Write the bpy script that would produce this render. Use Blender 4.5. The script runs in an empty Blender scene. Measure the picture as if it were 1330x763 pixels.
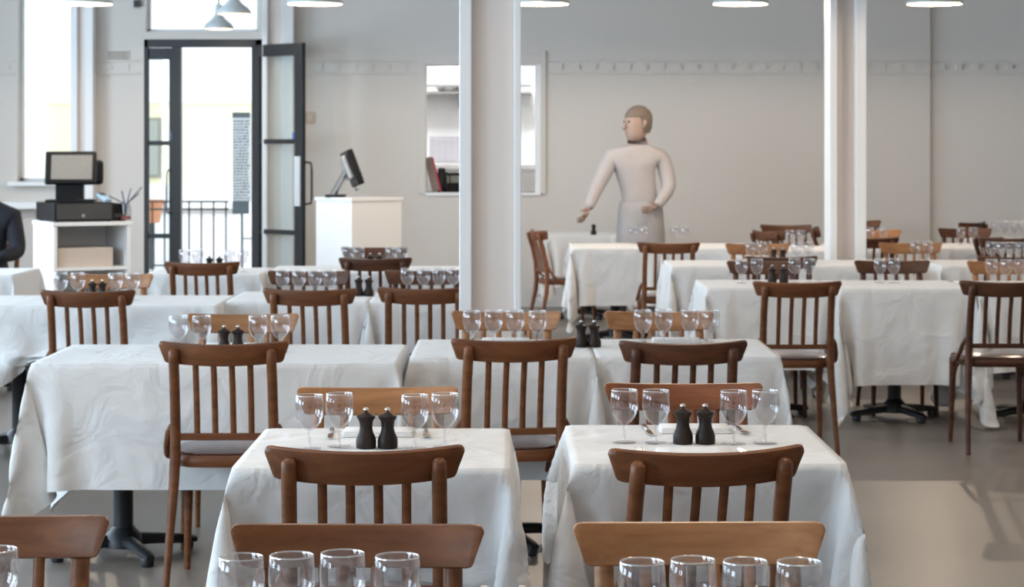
import bpy, math, random
import numpy as np
from mathutils import Vector, Matrix
R = math.radians
S = bpy.context.scene
C = S.collection

# ------------------------------------------------------------------ camera, world, sun, large lights, exposure
F_PX, W_PX, H_PX = 2800.0, 1330.0, 763.0
CX, HY, CZ = 665.0, 192.0, 1.5
cam = bpy.data.cameras.new('camera'); camo = bpy.data.objects.new('camera', cam); C.objects.link(camo)
camo.location = (0, 0, CZ); camo.rotation_euler = (R(90), R(0.0), 0)
cam.sensor_fit = 'HORIZONTAL'; cam.sensor_width = 36.0; cam.lens = F_PX / W_PX * 36.0
cam.shift_y = -((H_PX / 2) - HY) / W_PX
cam.clip_start = 0.1; cam.clip_end = 300
cam.dof.use_dof = True; cam.dof.focus_distance = 4.5; cam.dof.aperture_fstop = 11.0
S.camera = camo

def wx(px, Y):
    """metres to the right of the room's axis for a thing at depth Y"""
    return (px - CX) * Y / F_PX

world = bpy.data.worlds.new('sky'); S.world = world; world.use_nodes = True
bg = world.node_tree.nodes['Background']
bg.inputs[0].default_value = (0.86, 0.93, 1.0, 1); bg.inputs[1].default_value = 2.4

def light(name, kind, loc, rot, energy, color, **kw):
    l = bpy.data.lights.new(name, kind); l.energy = energy; l.color = color
    for k, v in kw.items(): setattr(l, k, v)
    o = bpy.data.objects.new(name, l); C.objects.link(o); o.location = loc; o.rotation_euler = rot
    return o
WIN_Y = (0.6, 4.6, 8.6, 12.6, 16.6)        # daylight windows of the left wall
for y in WIN_Y:
    light('window_daylight', 'AREA', (-6.55, y, 2.05), (0, R(-90), 0), 240 if y < 6 else 190, (0.61, 0.81, 1.0),
          shape='RECTANGLE', size=2.5, size_y=2.6)
S.view_settings.view_transform = 'Standard'; S.view_settings.look = 'None'
S.view_settings.exposure = 0.0; S.view_settings.gamma = 1.0; S.view_settings.use_curve_mapping = False
S.cycles.max_bounces = 8; S.cycles.diffuse_bounces = 4; S.cycles.glossy_bounces = 4
S.cycles.transparent_max_bounces = 48; S.cycles.transmission_bounces = 8
S.cycles.sample_clamp_indirect = 6.0; S.cycles.caustics_reflective = False; S.cycles.caustics_refractive = False

# ------------------------------------------------------------------ materials
def new_mat(name):
    m = bpy.data.materials.new(name); m.use_nodes = True
    nt = m.node_tree; return m, nt, nt.nodes['Principled BSDF']
def N(nt, t, **kw):
    n = nt.nodes.new(t)
    for k, v in kw.items(): setattr(n, k, v)
    return n
def plain(name, col, rough=0.5, metal=0.0, var=0.06, scale=12.0, bump=0.0, bscale=60.0, spec=None, coat=0.0):
    """colour with faint procedural mottling and optional fine relief"""
    m, nt, b = new_mat(name)
    tc = N(nt, 'ShaderNodeTexCoord'); no = N(nt, 'ShaderNodeTexNoise'); no.inputs['Scale'].default_value = scale
    no.inputs['Detail'].default_value = 4
    nt.links.new(tc.outputs['Object'], no.inputs['Vector'])
    mx = N(nt, 'ShaderNodeMix', data_type='RGBA')
    mx.inputs['A'].default_value = (*[c * (1 - var) for c in col], 1); mx.inputs['B'].default_value = (*[min(1, c * (1 + var)) for c in col], 1)
    nt.links.new(no.outputs['Fac'], mx.inputs['Factor']); nt.links.new(mx.outputs['Result'], b.inputs['Base Color'])
    b.inputs['Roughness'].default_value = rough; b.inputs['Metallic'].default_value = metal
    if spec is not None: b.inputs['Specular IOR Level'].default_value = spec
    if coat: b.inputs['Coat Weight'].default_value = coat; b.inputs['Coat Roughness'].default_value = 0.15
    if bump:
        n2 = N(nt, 'ShaderNodeTexNoise'); n2.inputs['Scale'].default_value = bscale; n2.inputs['Detail'].default_value = 5
        nt.links.new(tc.outputs['Object'], n2.inputs['Vector'])
        bp = N(nt, 'ShaderNodeBump'); bp.inputs['Strength'].default_value = bump; bp.inputs['Distance'].default_value = 0.01
        nt.links.new(n2.outputs['Fac'], bp.inputs['Height']); nt.links.new(bp.outputs['Normal'], b.inputs['Normal'])
    return m
def wood(name, dark, lite, axis='x', rough=0.42):
    m, nt, b = new_mat(name)
    tc = N(nt, 'ShaderNodeTexCoord'); mp = N(nt, 'ShaderNodeMapping')
    mp.inputs['Scale'].default_value = (3, 40, 40) if axis == 'x' else (40, 40, 3)
    oi = N(nt, 'ShaderNodeObjectInfo')
    ad = N(nt, 'ShaderNodeVectorMath', operation='ADD')
    nt.links.new(tc.outputs['Object'], ad.inputs[0]); nt.links.new(oi.outputs['Random'], ad.inputs[1])
    nt.links.new(ad.outputs[0], mp.inputs['Vector'])
    no = N(nt, 'ShaderNodeTexNoise'); no.inputs['Scale'].default_value = 1.0; no.inputs['Detail'].default_value = 6; no.inputs['Distortion'].default_value = 0.6
    nt.links.new(mp.outputs[0], no.inputs['Vector'])
    rp = N(nt, 'ShaderNodeValToRGB'); rp.color_ramp.elements[0].position = 0.3; rp.color_ramp.elements[1].position = 0.72
    rp.color_ramp.elements[0].color = (*dark, 1); rp.color_ramp.elements[1].color = (*lite, 1)
    nt.links.new(no.outputs['Fac'], rp.inputs[0])
    hs = N(nt, 'ShaderNodeHueSaturation')
    mr = N(nt, 'ShaderNodeMapRange'); mr.inputs['To Min'].default_value = 0.88; mr.inputs['To Max'].default_value = 1.12
    nt.links.new(oi.outputs['Random'], mr.inputs['Value']); nt.links.new(mr.outputs[0], hs.inputs['Value'])
    nt.links.new(rp.outputs[0], hs.inputs['Color']); nt.links.new(hs.outputs[0], b.inputs['Base Color'])
    b.inputs['Roughness'].default_value = rough
    b.inputs['Coat Weight'].default_value = 0.06; b.inputs['Coat Roughness'].default_value = 0.3; b.inputs['Specular IOR Level'].default_value = 0.28
    return m
def cloth_mat(name, col):
    m, nt, b = new_mat(name)
    tc = N(nt, 'ShaderNodeTexCoord')
    b.inputs['Base Color'].default_value = (*col, 1); b.inputs['Roughness'].default_value = 0.85
    b.inputs['Sheen Weight'].default_value = 0.15; b.inputs['Specular IOR Level'].default_value = 0.2
    n1 = N(nt, 'ShaderNodeTexNoise'); n1.inputs['Scale'].default_value = 5.0; n1.inputs['Detail'].default_value = 3; n1.inputs['Distortion'].default_value = 1.2
    n2 = N(nt, 'ShaderNodeTexNoise'); n2.inputs['Scale'].default_value = 400.0
    ma = N(nt, 'ShaderNodeMath', operation='MULTIPLY_ADD'); ma.inputs[1].default_value = 0.03
    nt.links.new(tc.outputs['Object'], n1.inputs['Vector']); nt.links.new(tc.outputs['Object'], n2.inputs['Vector'])
    nt.links.new(n2.outputs['Fac'], ma.inputs[0]); nt.links.new(n1.outputs['Fac'], ma.inputs[2])
    n3 = N(nt, 'ShaderNodeTexNoise'); n3.noise_type = 'RIDGED_MULTIFRACTAL'; n3.inputs['Scale'].default_value = 2.6; n3.inputs['Detail'].default_value = 1.5
    nt.links.new(tc.outputs['Object'], n3.inputs['Vector'])
    m3 = N(nt, 'ShaderNodeMath', operation='MULTIPLY_ADD'); m3.inputs[1].default_value = 0.40
    nt.links.new(n3.outputs['Fac'], m3.inputs[0]); nt.links.new(ma.outputs[0], m3.inputs[2])
    bp = N(nt, 'ShaderNodeBump'); bp.inputs['Strength'].default_value = 0.45; bp.inputs['Distance'].default_value = 0.045
    nt.links.new(m3.outputs[0], bp.inputs['Height']); nt.links.new(bp.outputs['Normal'], b.inputs['Normal'])
    return m
def glass_mat(name, tint=(0.97, 0.98, 0.98), refl=1.0, rough=0.02, ior=1.5, floor=0.0):
    """thin clear glass: straight-through transmission with Fresnel reflection"""
    m, nt, b = new_mat(name); nt.nodes.remove(b)
    out = nt.nodes['Material Output']
    tr = N(nt, 'ShaderNodeBsdfTransparent'); tr.inputs[0].default_value = (*tint, 1)
    gl = N(nt, 'ShaderNodeBsdfGlossy'); gl.inputs['Roughness'].default_value = rough; gl.inputs['Color'].default_value = (refl, refl, refl, 1)
    fr = N(nt, 'ShaderNodeFresnel'); fr.inputs['IOR'].default_value = 1.5
    ge = N(nt, 'ShaderNodeNewGeometry'); mi = N(nt, 'ShaderNodeMix', data_type='FLOAT')
    mi.inputs['A'].default_value = ior; mi.inputs['B'].default_value = 1 / ior
    nt.links.new(ge.outputs['Backfacing'], mi.inputs['Factor']); nt.links.new(mi.outputs['Result'], fr.inputs['IOR'])
    mx = N(nt, 'ShaderNodeMixShader')
    mxm = N(nt, 'ShaderNodeMath', operation='MAXIMUM'); mxm.inputs[1].default_value = floor; nt.links.new(fr.outputs[0], mxm.inputs[0])
    nt.links.new(mxm.outputs[0], mx.inputs[0]); nt.links.new(tr.outputs[0], mx.inputs[1]); nt.links.new(gl.outputs[0], mx.inputs[2])
    nt.links.new(mx.outputs[0], out.inputs[0])
    return m
def emit_mat(name, col, strength):
    m, nt, b = new_mat(name)
    b.inputs['Base Color'].default_value = (*col, 1); b.inputs['Emission Color'].default_value = (*col, 1)
    b.inputs['Emission Strength'].default_value = strength
    return m

M = {}
M['wall'] = plain('wall_paint', (0.72, 0.675, 0.63), 0.75, var=0.03, scale=1.2, bump=0.08, bscale=30)
M['wall_lit'] = plain('lit_wall_paint', (0.75, 0.715, 0.68), 0.75, var=0.03, scale=1.2, bump=0.08, bscale=30)  # wall paint made paler and cooler: brighter light here is put into the colour
M['white_paint'] = plain('white_gloss_paint', (0.92, 0.92, 0.92), 0.4, var=0.02, scale=4)
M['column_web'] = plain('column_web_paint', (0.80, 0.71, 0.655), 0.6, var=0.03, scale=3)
M['ceiling'] = plain('ceiling_paint', (0.75, 0.74, 0.72), 0.9, var=0.02)
M['floor'] = plain('polished_screed', (0.215, 0.185, 0.16), 0.36, var=0.12, scale=1.6, bump=0.03, bscale=8)
M['cloth'] = cloth_mat('white_linen', (0.80, 0.79, 0.78))
M['napkin'] = cloth_mat('napkin_linen', (0.82, 0.80, 0.78))
M['w_dark'] = wood('dark_walnut_stain', (0.060, 0.022, 0.011), (0.115, 0.045, 0.022))
M['w_mid'] = wood('mid_brown_stain', (0.120, 0.042, 0.016), (0.205, 0.078, 0.030))
M['w_tan_lit'] = wood('lit_tan_stain', (0.26, 0.115, 0.048), (0.40, 0.195, 0.088))  # tan tone paints in the light falling on camera-facing chair backs
M['w_red'] = wood('red_brown_stain', (0.13, 0.042, 0.018), (0.22, 0.080, 0.034))
M['pad'] = plain('oxblood_vinyl', (0.11, 0.055, 0.05), 0.22, var=0.1, scale=20, coat=0.5)
M['iron'] = plain('black_cast_iron', (0.012, 0.013, 0.016), 0.45, var=0.2)
M['ply'] = plain('table_board', (0.35, 0.24, 0.15), 0.6)
M['glass'] = glass_mat('clear_glass', (0.94, 0.935, 0.94), ior=1.7)
M['rim'] = glass_mat('polished_rim_glass', ior=1.7, floor=0.45, rough=0.15)
M['pane'] = glass_mat('window_glass', (0.93, 0.96, 0.96))
M['mill'] = wood('mill_ebony', (0.009, 0.0045, 0.003), (0.024, 0.012, 0.008), 'z', 0.5)
M['chrome'] = plain('bright_steel', (0.75, 0.73, 0.70), 0.18, metal=1.0, var=0.02)
M['steel'] = plain('brushed_steel', (0.5, 0.5, 0.5), 0.35, metal=1.0, var=0.05)
M['black'] = plain('black_plastic', (0.006, 0.006, 0.007), 0.45, var=0.1, spec=0.25)
M['dgrey'] = plain('dark_grey_plastic', (0.05, 0.052, 0.055), 0.4, var=0.1)
M['door_metal'] = plain('black_steel_frame', (0.020, 0.023, 0.028), 0.4, var=0.1)
M['shade_out'] = plain('grey_enamel', (0.60, 0.65, 0.67), 0.3, var=0.03)
M['shade_in'] = plain('cream_enamel', (0.9, 0.80, 0.60), 0.4, var=0.02)
M['bulb'] = emit_mat('warm_bulb', (1.0, 0.80, 0.52), 14.0)

# ------------------------------------------------------------------ mesh helpers
class MB:
    def __init__(s): s.v = []; s.f = []
    def add(s, vs, fs):
        o = len(s.v); s.v += [tuple(p) for p in vs]; s.f += [tuple(i + o for i in f) for f in fs]; return s
    def box(s, c, d, rot=None, taper=1.0):
        hx, hy, hz = d[0] / 2, d[1] / 2, d[2] / 2; vs = []
        for sz in (-1, 1):
            k = taper if sz > 0 else 1.0
            for sx, sy in ((-1, -1), (1, -1), (1, 1), (-1, 1)):
                p = Vector((sx * hx * k, sy * hy * k, sz * hz))
                if rot is not None: p = rot @ p
                vs.append(p + Vector(c))
        return s.add(vs, [(3, 2, 1, 0), (4, 5, 6, 7), (0, 1, 5, 4), (1, 2, 6, 5), (2, 3, 7, 6), (3, 0, 4, 7)])
    def bounds(s, x0, x1, y0, y1, z0, z1):
        return s.box(((x0 + x1) / 2, (y0 + y1) / 2, (z0 + z1) / 2), (x1 - x0, y1 - y0, z1 - z0))
    def tube(s, pts, rad, n=8, flat=1.0, up=(0, 1, 0), capped=True):
        """round (or flattened) section swept along pts; rad is a number or a list"""
        pts = [Vector(p) for p in pts]; k = len(pts)
        rad = rad if isinstance(rad, (list, tuple)) else [rad] * k
        upv = Vector(up); vs = []
        for i, p in enumerate(pts):
            t = (pts[min(i + 1, k - 1)] - pts[max(i - 1, 0)]).normalized()
            a = upv - t * upv.dot(t)
            if a.length < 1e-4: a = Vector((1, 0, 0)) - t * t.x
            a.normalize(); b = t.cross(a)
            for j in range(n):
                q = 2 * math.pi * (j + 0.5) / n
                vs.append(p + a * (math.cos(q) * rad[i] * flat) + b * (math.sin(q) * rad[i]))
        fs = []
        for i in range(k - 1):
            for j in range(n):
                fs.append((i * n + j, i * n + (j + 1) % n, (i + 1) * n + (j + 1) % n, (i + 1) * n + j))
        if capped: fs += [tuple(reversed(range(n))), tuple(range((k - 1) * n, k * n))]
        return s.add(vs, fs)
    def lathe(s, prof, n=20, c=(0, 0, 0), closed=False):
        vs = []; fs = []; k = len(prof)
        for r, z in prof:
            for j in range(n):
                q = 2 * math.pi * j / n; vs.append((c[0] + r * math.cos(q), c[1] + r * math.sin(q), c[2] + z))
        for i in range(k - 1):
            for j in range(n):
                fs.append((i * n + j, i * n + (j + 1) % n, (i + 1) * n + (j + 1) % n, (i + 1) * n + j))
        if not closed:
            if prof[0][0] > 1e-5: fs.append(tuple(reversed(range(n))))
            if prof[-1][0] > 1e-5: fs.append(tuple(range((k - 1) * n, k * n)))
        return s.add(vs, fs)
    def slab(s, outline, z0, z1, inset=0.0, dome=0.0):
        """prism over a 2-D outline with a softened top edge"""
        n = len(outline); cx = sum(p[0] for p in outline) / n; cy = sum(p[1] for p in outline) / n
        def ring(k, z): return [(cx + (x - cx) * k, cy + (y - cy) * k, z) for x, y in outline]
        rings = [ring(1 - inset, z0), ring(1, z0 + (z1 - z0) * 0.3), ring(1, z0 + (z1 - z0) * 0.7), ring(1 - inset, z1)]
        if dome: rings += [ring(0.6, z1 + dome * 0.8), ring(0.2, z1 + dome)]
        vs = [p for r in rings for p in r]; fs = [tuple(reversed(range(n)))]
        for i in range(len(rings) - 1):
            for j in range(n): fs.append((i * n + j, i * n + (j + 1) % n, (i + 1) * n + (j + 1) % n, (i + 1) * n + j))
        fs.append(tuple(range((len(rings) - 1) * n, len(rings) * n)))
        return s.add(vs, fs)
    def mesh(s, name, mat=None, smooth=False):
        me = bpy.data.meshes.new(name); me.from_pydata(s.v, [], s.f); me.validate()
        if mat: me.materials.append(M[mat] if isinstance(mat, str) else mat)
        if smooth: me.shade_smooth()
        return me
    def build(s, name, mat, parent=None, smooth=False, bevel=0.0, loc=None, rotz=0.0):
        o = bpy.data.objects.new(name, s.mesh(name, mat, smooth)); C.objects.link(o)
        if smooth and smooth != 'all':
            try: o.data.set_sharp_from_angle(angle=R(smooth if smooth is not True else 40))
            except Exception: pass
        if parent: o.parent = parent
        if loc is not None: o.location = loc
        o.rotation_euler.z = rotz
        if bevel:
            b = o.modifiers.new('edge', 'BEVEL'); b.width = bevel; b.segments = 2; b.limit_method = 'ANGLE'
        return o
def tag(o, label=None, cat=None, group=None, kind=None):
    for k, v in (('label', label), ('category', cat), ('group', group), ('kind', kind)):
        if v: o[k] = v
    return o
def empty(name, loc=(0, 0, 0), rz=0.0, label=None, cat=None, group=None):
    o = bpy.data.objects.new(name, None); C.objects.link(o); o.location = loc; o.rotation_euler.z = rz
    o.empty_display_size = 0.05
    return tag(o, label, cat, group)
def copy_tree(o, parent=None):
    c = o.copy(); C.objects.link(c)
    if parent: c.parent = parent
    for ch in o.children: copy_tree(ch, c)
    return c
def struct(o, label=None): return tag(o, label, kind='structure')
BIN = []          # prototypes to delete at the end
def drop_tree(o):
    for ch in list(o.children): drop_tree(ch)
    bpy.data.objects.remove(o)

def holed_wall(name, axis, at, thick, a0, a1, z0, z1, holes, mat, skip=()):
    """wall slab with rectangular openings; axis 'y' = plane facing -Y at y=at, 'x' = plane facing +X at x=at"""
    us = sorted({a0, a1, *[h[0] for h in holes], *[h[1] for h in holes]})
    zs = sorted({z0, z1, *[h[2] for h in holes], *[h[3] for h in holes]})
    mb = MB()
    def filled(i, j):
        if i < 0 or j < 0 or i >= len(us) - 1 or j >= len(zs) - 1: return False
        u = (us[i] + us[i + 1]) / 2; z = (zs[j] + zs[j + 1]) / 2
        return not any(h[0] < u < h[1] and h[2] < z < h[3] for h in holes)
    def P(u, z, k):
        return (u, at + k * thick, z) if axis == 'y' else (at - k * thick, u, z)
    for i in range(len(us) - 1):
        for j in range(len(zs) - 1):
            if not filled(i, j): continue
            u0, u1, w0, w1 = us[i], us[i + 1], zs[j], zs[j + 1]
            mb.add([P(u0, w0, 0), P(u1, w0, 0), P(u1, w1, 0), P(u0, w1, 0)], [(0, 1, 2, 3)])
            mb.add([P(u0, w0, 1), P(u1, w0, 1), P(u1, w1, 1), P(u0, w1, 1)], [(3, 2, 1, 0)])
            for di, dj, q in ((-1, 0, (u0, w0, u0, w1)), (1, 0, (u1, w1, u1, w0)), (0, -1, (u1, w0, u0, w0)), (0, 1, (u0, w1, u1, w1))):
                if not filled(i + di, j + dj):
                    mb.add([P(q[0], q[1], 0), P(q[2], q[3], 0), P(q[2], q[3], 1), P(q[0], q[1], 1)], [(0, 1, 2, 3)])
    return struct(mb.build(name, mat))

# ------------------------------------------------------------------ room shell
YW = 20.3                      # back wall
PX = YW / F_PX                 # metres per photo pixel on the back wall
def bx(px): return (px - CX) * PX
def bz(py): return CZ + (HY - py) * PX
XL, XR, YB, ZC = -6.3, 6.6, -3.0, 4.0
XSTEP = bx(1208)
struct(MB().bounds(XL, XR, YB, YW + 0.3, -0.1, 0).build('floor', 'floor'))
struct(MB().bounds(XL, XR, YB, YW + 0.3, ZC, ZC + 0.15).build('ceiling', 'ceiling'))
WX0, WX1, WZ0, WZ1 = bx(22), bx(94), bz(236), 3.3
DX0, DX1, DZ = bx(187), bx(341), bz(51)
TX0, TX1, TZ0, TZ1 = bx(189), bx(335), bz(41), 3.5
HX0, HX1, HZ0, HZ1 = bx(553), bx(702), bz(250), bz(84)
holed_wall('wall_back', 'y', YW, 0.30, XL, XSTEP, 0, ZC,
           [(WX0, WX1, WZ0, WZ1), (DX0, DX1, 0, DZ), (TX0, TX1, TZ0, TZ1), (HX0, HX1, HZ0, HZ1)], 'wall')
struct(MB().bounds(XSTEP, XR, YW + 0.06, YW + 0.3, 0, ZC).build('wall_alcove', 'wall_lit'))
holed_wall('wall_left', 'x', XL, 0.25, YB, YW, 0, ZC, [(y - 1.25, y + 1.25, 0.75, 3.35) for y in WIN_Y], 'wall')
struct(MB().bounds(XR, XR + 0.2, YB, YW + 0.7, 0, ZC).build('wall_right', 'wall'))
struct(MB().bounds(XL, XR, YB - 0.2, YB, 0, ZC).build('wall_front', 'wall'))

# painted brick string course running along the back wall
def band(name, x0, x1, y, zc, mat, deep):
    mb = MB(); mb.bounds(x0, x1, y - 0.022, y, zc + 0.052, zc + 0.066); mb.bounds(x0, x1, y - 0.022, y, zc - 0.066, zc - 0.052)
    o = struct(mb.build(name, mat))
    n = MB(); x = x0 + 0.08
    while x < x1 - 0.08:
        n.bounds(x, x + 0.055, y - deep, y, zc - 0.025, zc + 0.025); x += 0.16
    d = n.build('dentil_row', mat, o); d['kind'] = 'stuff'
    return o
ZB = bz(87)
band('trim_1', XL, WX0 - 0.03, YW, ZB, 'wall', 0.012)
band('trim_6', bx(127), DX0 - 0.05, YW, ZB, 'wall', 0.012)
band('trim_2', bx(400), bx(540), YW, ZB, 'wall', 0.012)
band('trim_3', bx(712), XSTEP, YW, ZB, 'wall', 0.012)
band('trim_4', XSTEP + 0.01, XR, YW + 0.06, CZ + (HY - 87) * (YW + .06) / F_PX, 'wall_lit', 0.03)

# ------------------------------------------------------------------ windows, door, transom
def window(name, x0, x1, z0, z1, y, bars, mat='white_paint', f=0.05):
    t = MB(); t.bounds(x0, x1, y, y + 0.06, z0, z0 + f); t.bounds(x0, x1, y, y + 0.06, z1 - f, z1)
    t.bounds(x0, x0 + f, y, y + 0.06, z0, z1); t.bounds(x1 - f, x1, y, y + 0.06, z0, z1)
    root = struct(t.build(name, mat, bevel=0.004))
    for z in bars: MB().bounds(x0 + f, x1 - f, y + 0.015, y + 0.045, z - 0.02, z + 0.02).build('glazing_bar', mat, root)
    zz = [z0 + f] + list(bars) + [z1 - f]
    for a, b in zip(zz, zz[1:]): MB().bounds(x0 + f, x1 - f, y + 0.026, y + 0.032, a, b).build('pane', 'pane', root)
    return root
w1 = window('window_1', WX0, WX1, WZ0, WZ1, YW + 0.14, [], f=0.035)
MB().bounds(WX0 - 0.06, WX1 + 0.06, YW - 0.14, YW + 0.16, WZ0 - 0.04, WZ0).build('window_sill', 'white_paint', w1, bevel=0.005)
MB().bounds(WX0 - 0.1, WX1 + 0.1, YW - 0.2, YW - 0.001, bz(271), bz(262)).build('lower_shelf', 'white_paint', w1, bevel=0.005)
window('window_2', TX0, TX1, TZ0, TZ1, YW + 0.12, [], f=0.03)
for i, y in enumerate(WIN_Y):        # daylight windows down the left side of the room
    mb = MB(); x = XL - 0.12
    for a, b in ((y - 1.25, y - 1.18), (y - 0.03, y + 0.03), (y + 1.18, y + 1.25)): mb.bounds(x, x + 0.06, a, b, 0.75, 3.35)
    for a, b in ((0.75, 0.82), (2.3, 2.36), (3.28, 3.35)): mb.bounds(x, x + 0.06, y - 1.25, y + 1.25, a, b)
    struct(mb.build('window_%d' % (i + 3), 'white_paint'))

def door_leaf(parent, w, z1, rails, mat='door_metal', thick=0.045, st=0.09, sl=0.09):
    """leaf in its own frame: hinge edge at x=0, free edge at x=w"""
    m = MB(); m.bounds(0, sl, -thick / 2, thick / 2, 0.01, z1); m.bounds(w - st, w, -thick / 2, thick / 2, 0.01, z1)
    m.bounds(sl, w - st, -thick / 2, thick / 2, z1 - 0.11, z1); m.bounds(sl, w - st, -thick / 2, thick / 2, 0.01, 0.26)
    m.build('leaf_frame', mat, parent, bevel=0.003)
    for z in rails: MB().bounds(sl, w - st, -0.016, 0.016, z - 0.022, z + 0.022).build('glazing_bar', mat, parent)
    zz = [0.26] + list(rails) + [z1 - 0.11]
    for a, b in zip(zz, zz[1:]): MB().bounds(sl, w - st, -0.003, 0.003, a, b).build('pane', 'pane', parent)
YD = YW + 0.05
fr = MB(); fr.bounds(DX0, DX0 + 0.035, YD - 0.04, YD + 0.05, 0, DZ); fr.bounds(DX1 - 0.07, DX1, YD - 0.04, YD + 0.05, 0, DZ)
fr.bounds(DX0, DX1, YD - 0.04, YD + 0.05, DZ - 0.075, DZ)
d1 = struct(fr.build('door_1', 'door_metal', bevel=0.003))
mull = MB(); mull.bounds(bx(223), bx(235), YD - 0.045, YD + 0.05, 0, DZ - 0.075); mull.build('mullion', 'door_metal', d1)
lf = bpy.data.objects.new('narrow_leaf', None); C.objects.link(lf); lf.parent = d1; lf.location = (DX0 + 0.035, YD, 0)
door_leaf(lf, bx(223) - DX0 - 0.035, DZ - 0.08, (bz(307), bz(186)), st=0.03, sl=0.006, thick=0.04)
MB().tube([(0.21, -.02, bz(278)), (0.185, -0.06, bz(276)), (0.18, -0.065, bz(270)), (0.18, -0.065, bz(228)), (0.185, -0.06, bz(222)), (0.21, -0.02, bz(220))], 0.008).build('pull_handle', 'door_metal', lf)
MB().bounds(bx(219) - DX0 - .035, bx(223) - DX0 - 0.02, -0.034, -0.024, bz(182), bz(171)).build('sticker', plain('blue_grey_sticker', (0.10, 0.12, 0.25), 0.5), lf)
l2 = bpy.data.objects.new('open_leaf', None); C.objects.link(l2); l2.parent = d1
l2.location = (DX1 - 0.085, YD - 0.07, 0); l2.rotation_euler.z = R(-46)
LW = 0.76
door_leaf(l2, LW, DZ - 0.06, (bz(300), bz(184)), st=0.11, sl=0.11)
MB().bounds(LW - 0.105, LW - 0.02, -0.032, -0.023, bz(270) + .03, bz(207) + .03).build('push_plate', plain('pale_plate', (0.75, 0.78, 0.80), 0.4), l2)
MB().tube([(LW - 0.03, 0.02, 0.98), (LW + 0.03, 0.06, 0.99), (LW + 0.035, 0.065, 1.05), (LW + 0.035, 0.065, 1.30), (LW + 0.03, 0.06, 1.36), (LW - 0.03, 0.02, 1.37)], 0.011).build('pull_handle', 'door_metal', l2)
MB().bounds(LW - 0.16, LW - 0.115, -0.006, -0.0035, 1.56, 1.64).build('sticker', plain('blue_sticker', (0.06, 0.12, 0.45), 0.5), l2)

# ------------------------------------------------------------------ columns
def hcolumn(label, x0, y, w, d, fl, frr, rec):
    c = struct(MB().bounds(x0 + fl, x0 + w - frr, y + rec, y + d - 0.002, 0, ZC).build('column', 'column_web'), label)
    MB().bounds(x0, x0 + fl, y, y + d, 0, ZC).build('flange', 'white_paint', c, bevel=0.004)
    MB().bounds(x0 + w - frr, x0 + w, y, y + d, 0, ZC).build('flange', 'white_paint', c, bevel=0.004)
    return c
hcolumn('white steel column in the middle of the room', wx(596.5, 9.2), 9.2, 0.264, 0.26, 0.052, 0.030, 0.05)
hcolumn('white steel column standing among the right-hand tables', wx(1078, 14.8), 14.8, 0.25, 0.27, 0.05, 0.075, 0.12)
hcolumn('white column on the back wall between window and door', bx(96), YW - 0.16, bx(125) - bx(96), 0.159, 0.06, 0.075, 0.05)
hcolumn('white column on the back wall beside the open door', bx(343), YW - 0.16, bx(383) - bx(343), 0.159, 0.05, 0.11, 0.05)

# ------------------------------------------------------------------ serving hatch with the kitchen behind it
hc = MB()
hc.bounds(bx(543), HX0, YW - 0.02, YW - 0.001, bz(252), bz(70)); hc.bounds(HX1, bx(709), YW - 0.02, YW - 0.001, bz(252), bz(66))
hc.bounds(HX0, HX1, YW - 0.02, YW - 0.001, HZ1, bz(70))
hatch = struct(hc.build('trim_5', 'wall', bevel=0.003))
MB().bounds(HX1 - 0.05, HX1, YW + 0.0, YW + 0.28, HZ0, HZ1).build('hatch_jamb', 'white_paint', hatch)
MB().bounds(HX0, HX1, YW - 0.03, YW + 0.3, HZ0 - 0.03, HZ0).build('hatch_sill', 'white_paint', hatch)
KY = 22.9
struct(MB().bounds(-2.3, 1.6, KY, KY + 0.1, 0, 3.2).build('wall_kitchen_back', 'white_paint'))
struct(MB().bounds(-2.4, -2.3, YW + 0.3, KY, 0, 3.2).build('wall_kitchen_left', 'white_paint'))
struct(MB().bounds(1.6, 1.7, YW + 0.3, KY, 0, 3.2).build('wall_kitchen_right', 'white_paint'))
struct(MB().bounds(-2.4, 1.7, YW + 0.3, KY + 0.1, 3.2, 3.3).build('ceiling_kitchen', 'ceiling'))
struct(MB().bounds(-2.4, 1.7, YW + 0.3, KY + 0.1, -0.1, 0.0).build('floor_kitchen', 'floor'))
kl = empty('kitchen_light', (-0.4, 21.8, 3.17), 0, 'ceiling light fitting in the kitchen behind the hatch', 'light')
MB().bounds(-0.6, 0.6, -0.12, 0.12, -0.03, 0.03).build('diffuser', emit_mat('tube_light', (0.95, 0.98, 1.0), 60.0), kl)
MB().bounds(-0.63, 0.63, -0.15, 0.15, 0.0, 0.035).build('housing', 'white_paint', kl)

# ------------------------------------------------------------------ exterior beyond the door and window
pav = plain('pale_paving', (0.62, 0.62, 0.62), 0.8, var=0.08, scale=3)
struct(MB().bounds(-40, 25, YW + 0.3, 60, -0.12, -0.02).build('ground_street', pav))
fac_m = plain('primrose_render', (0.88, 0.82, 0.56), 0.9, var=0.03, scale=1)
b = empty('building', (-7.0, 36.0, 0), 0, 'pale yellow rendered building across the street', 'building')
MB().bounds(-12, 5.0, 0, 6, 0.9, 2.25).build('facade', fac_m, b)
MB().bounds(-12, 5.0, -0.12, 6, 0, 0.9).build('plinth', plain('white_render', (0.85, 0.85, 0.83), 0.9), b)
MB().bounds(-12, 5.0, -0.05, 6, 2.25, 9.0).build('upper_facade', plain('white_stucco', (0.9, 0.9, 0.88), 0.9), b)
for x in (-6.2, -2.6, 0.6, 2.9):
    wn = MB().bounds(x, x + 0.55, -0.06, 0.02, 1.0, 2.0).build('window', plain('taupe_frame', (0.30, 0.28, 0.22), 0.6), b)
    MB().bounds(x + 0.05, x + 0.5, -0.075, -0.05, 1.05, 1.95).build('pane', plain('dull_glass', (0.35, 0.36, 0.32), 0.2), wn)
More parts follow.
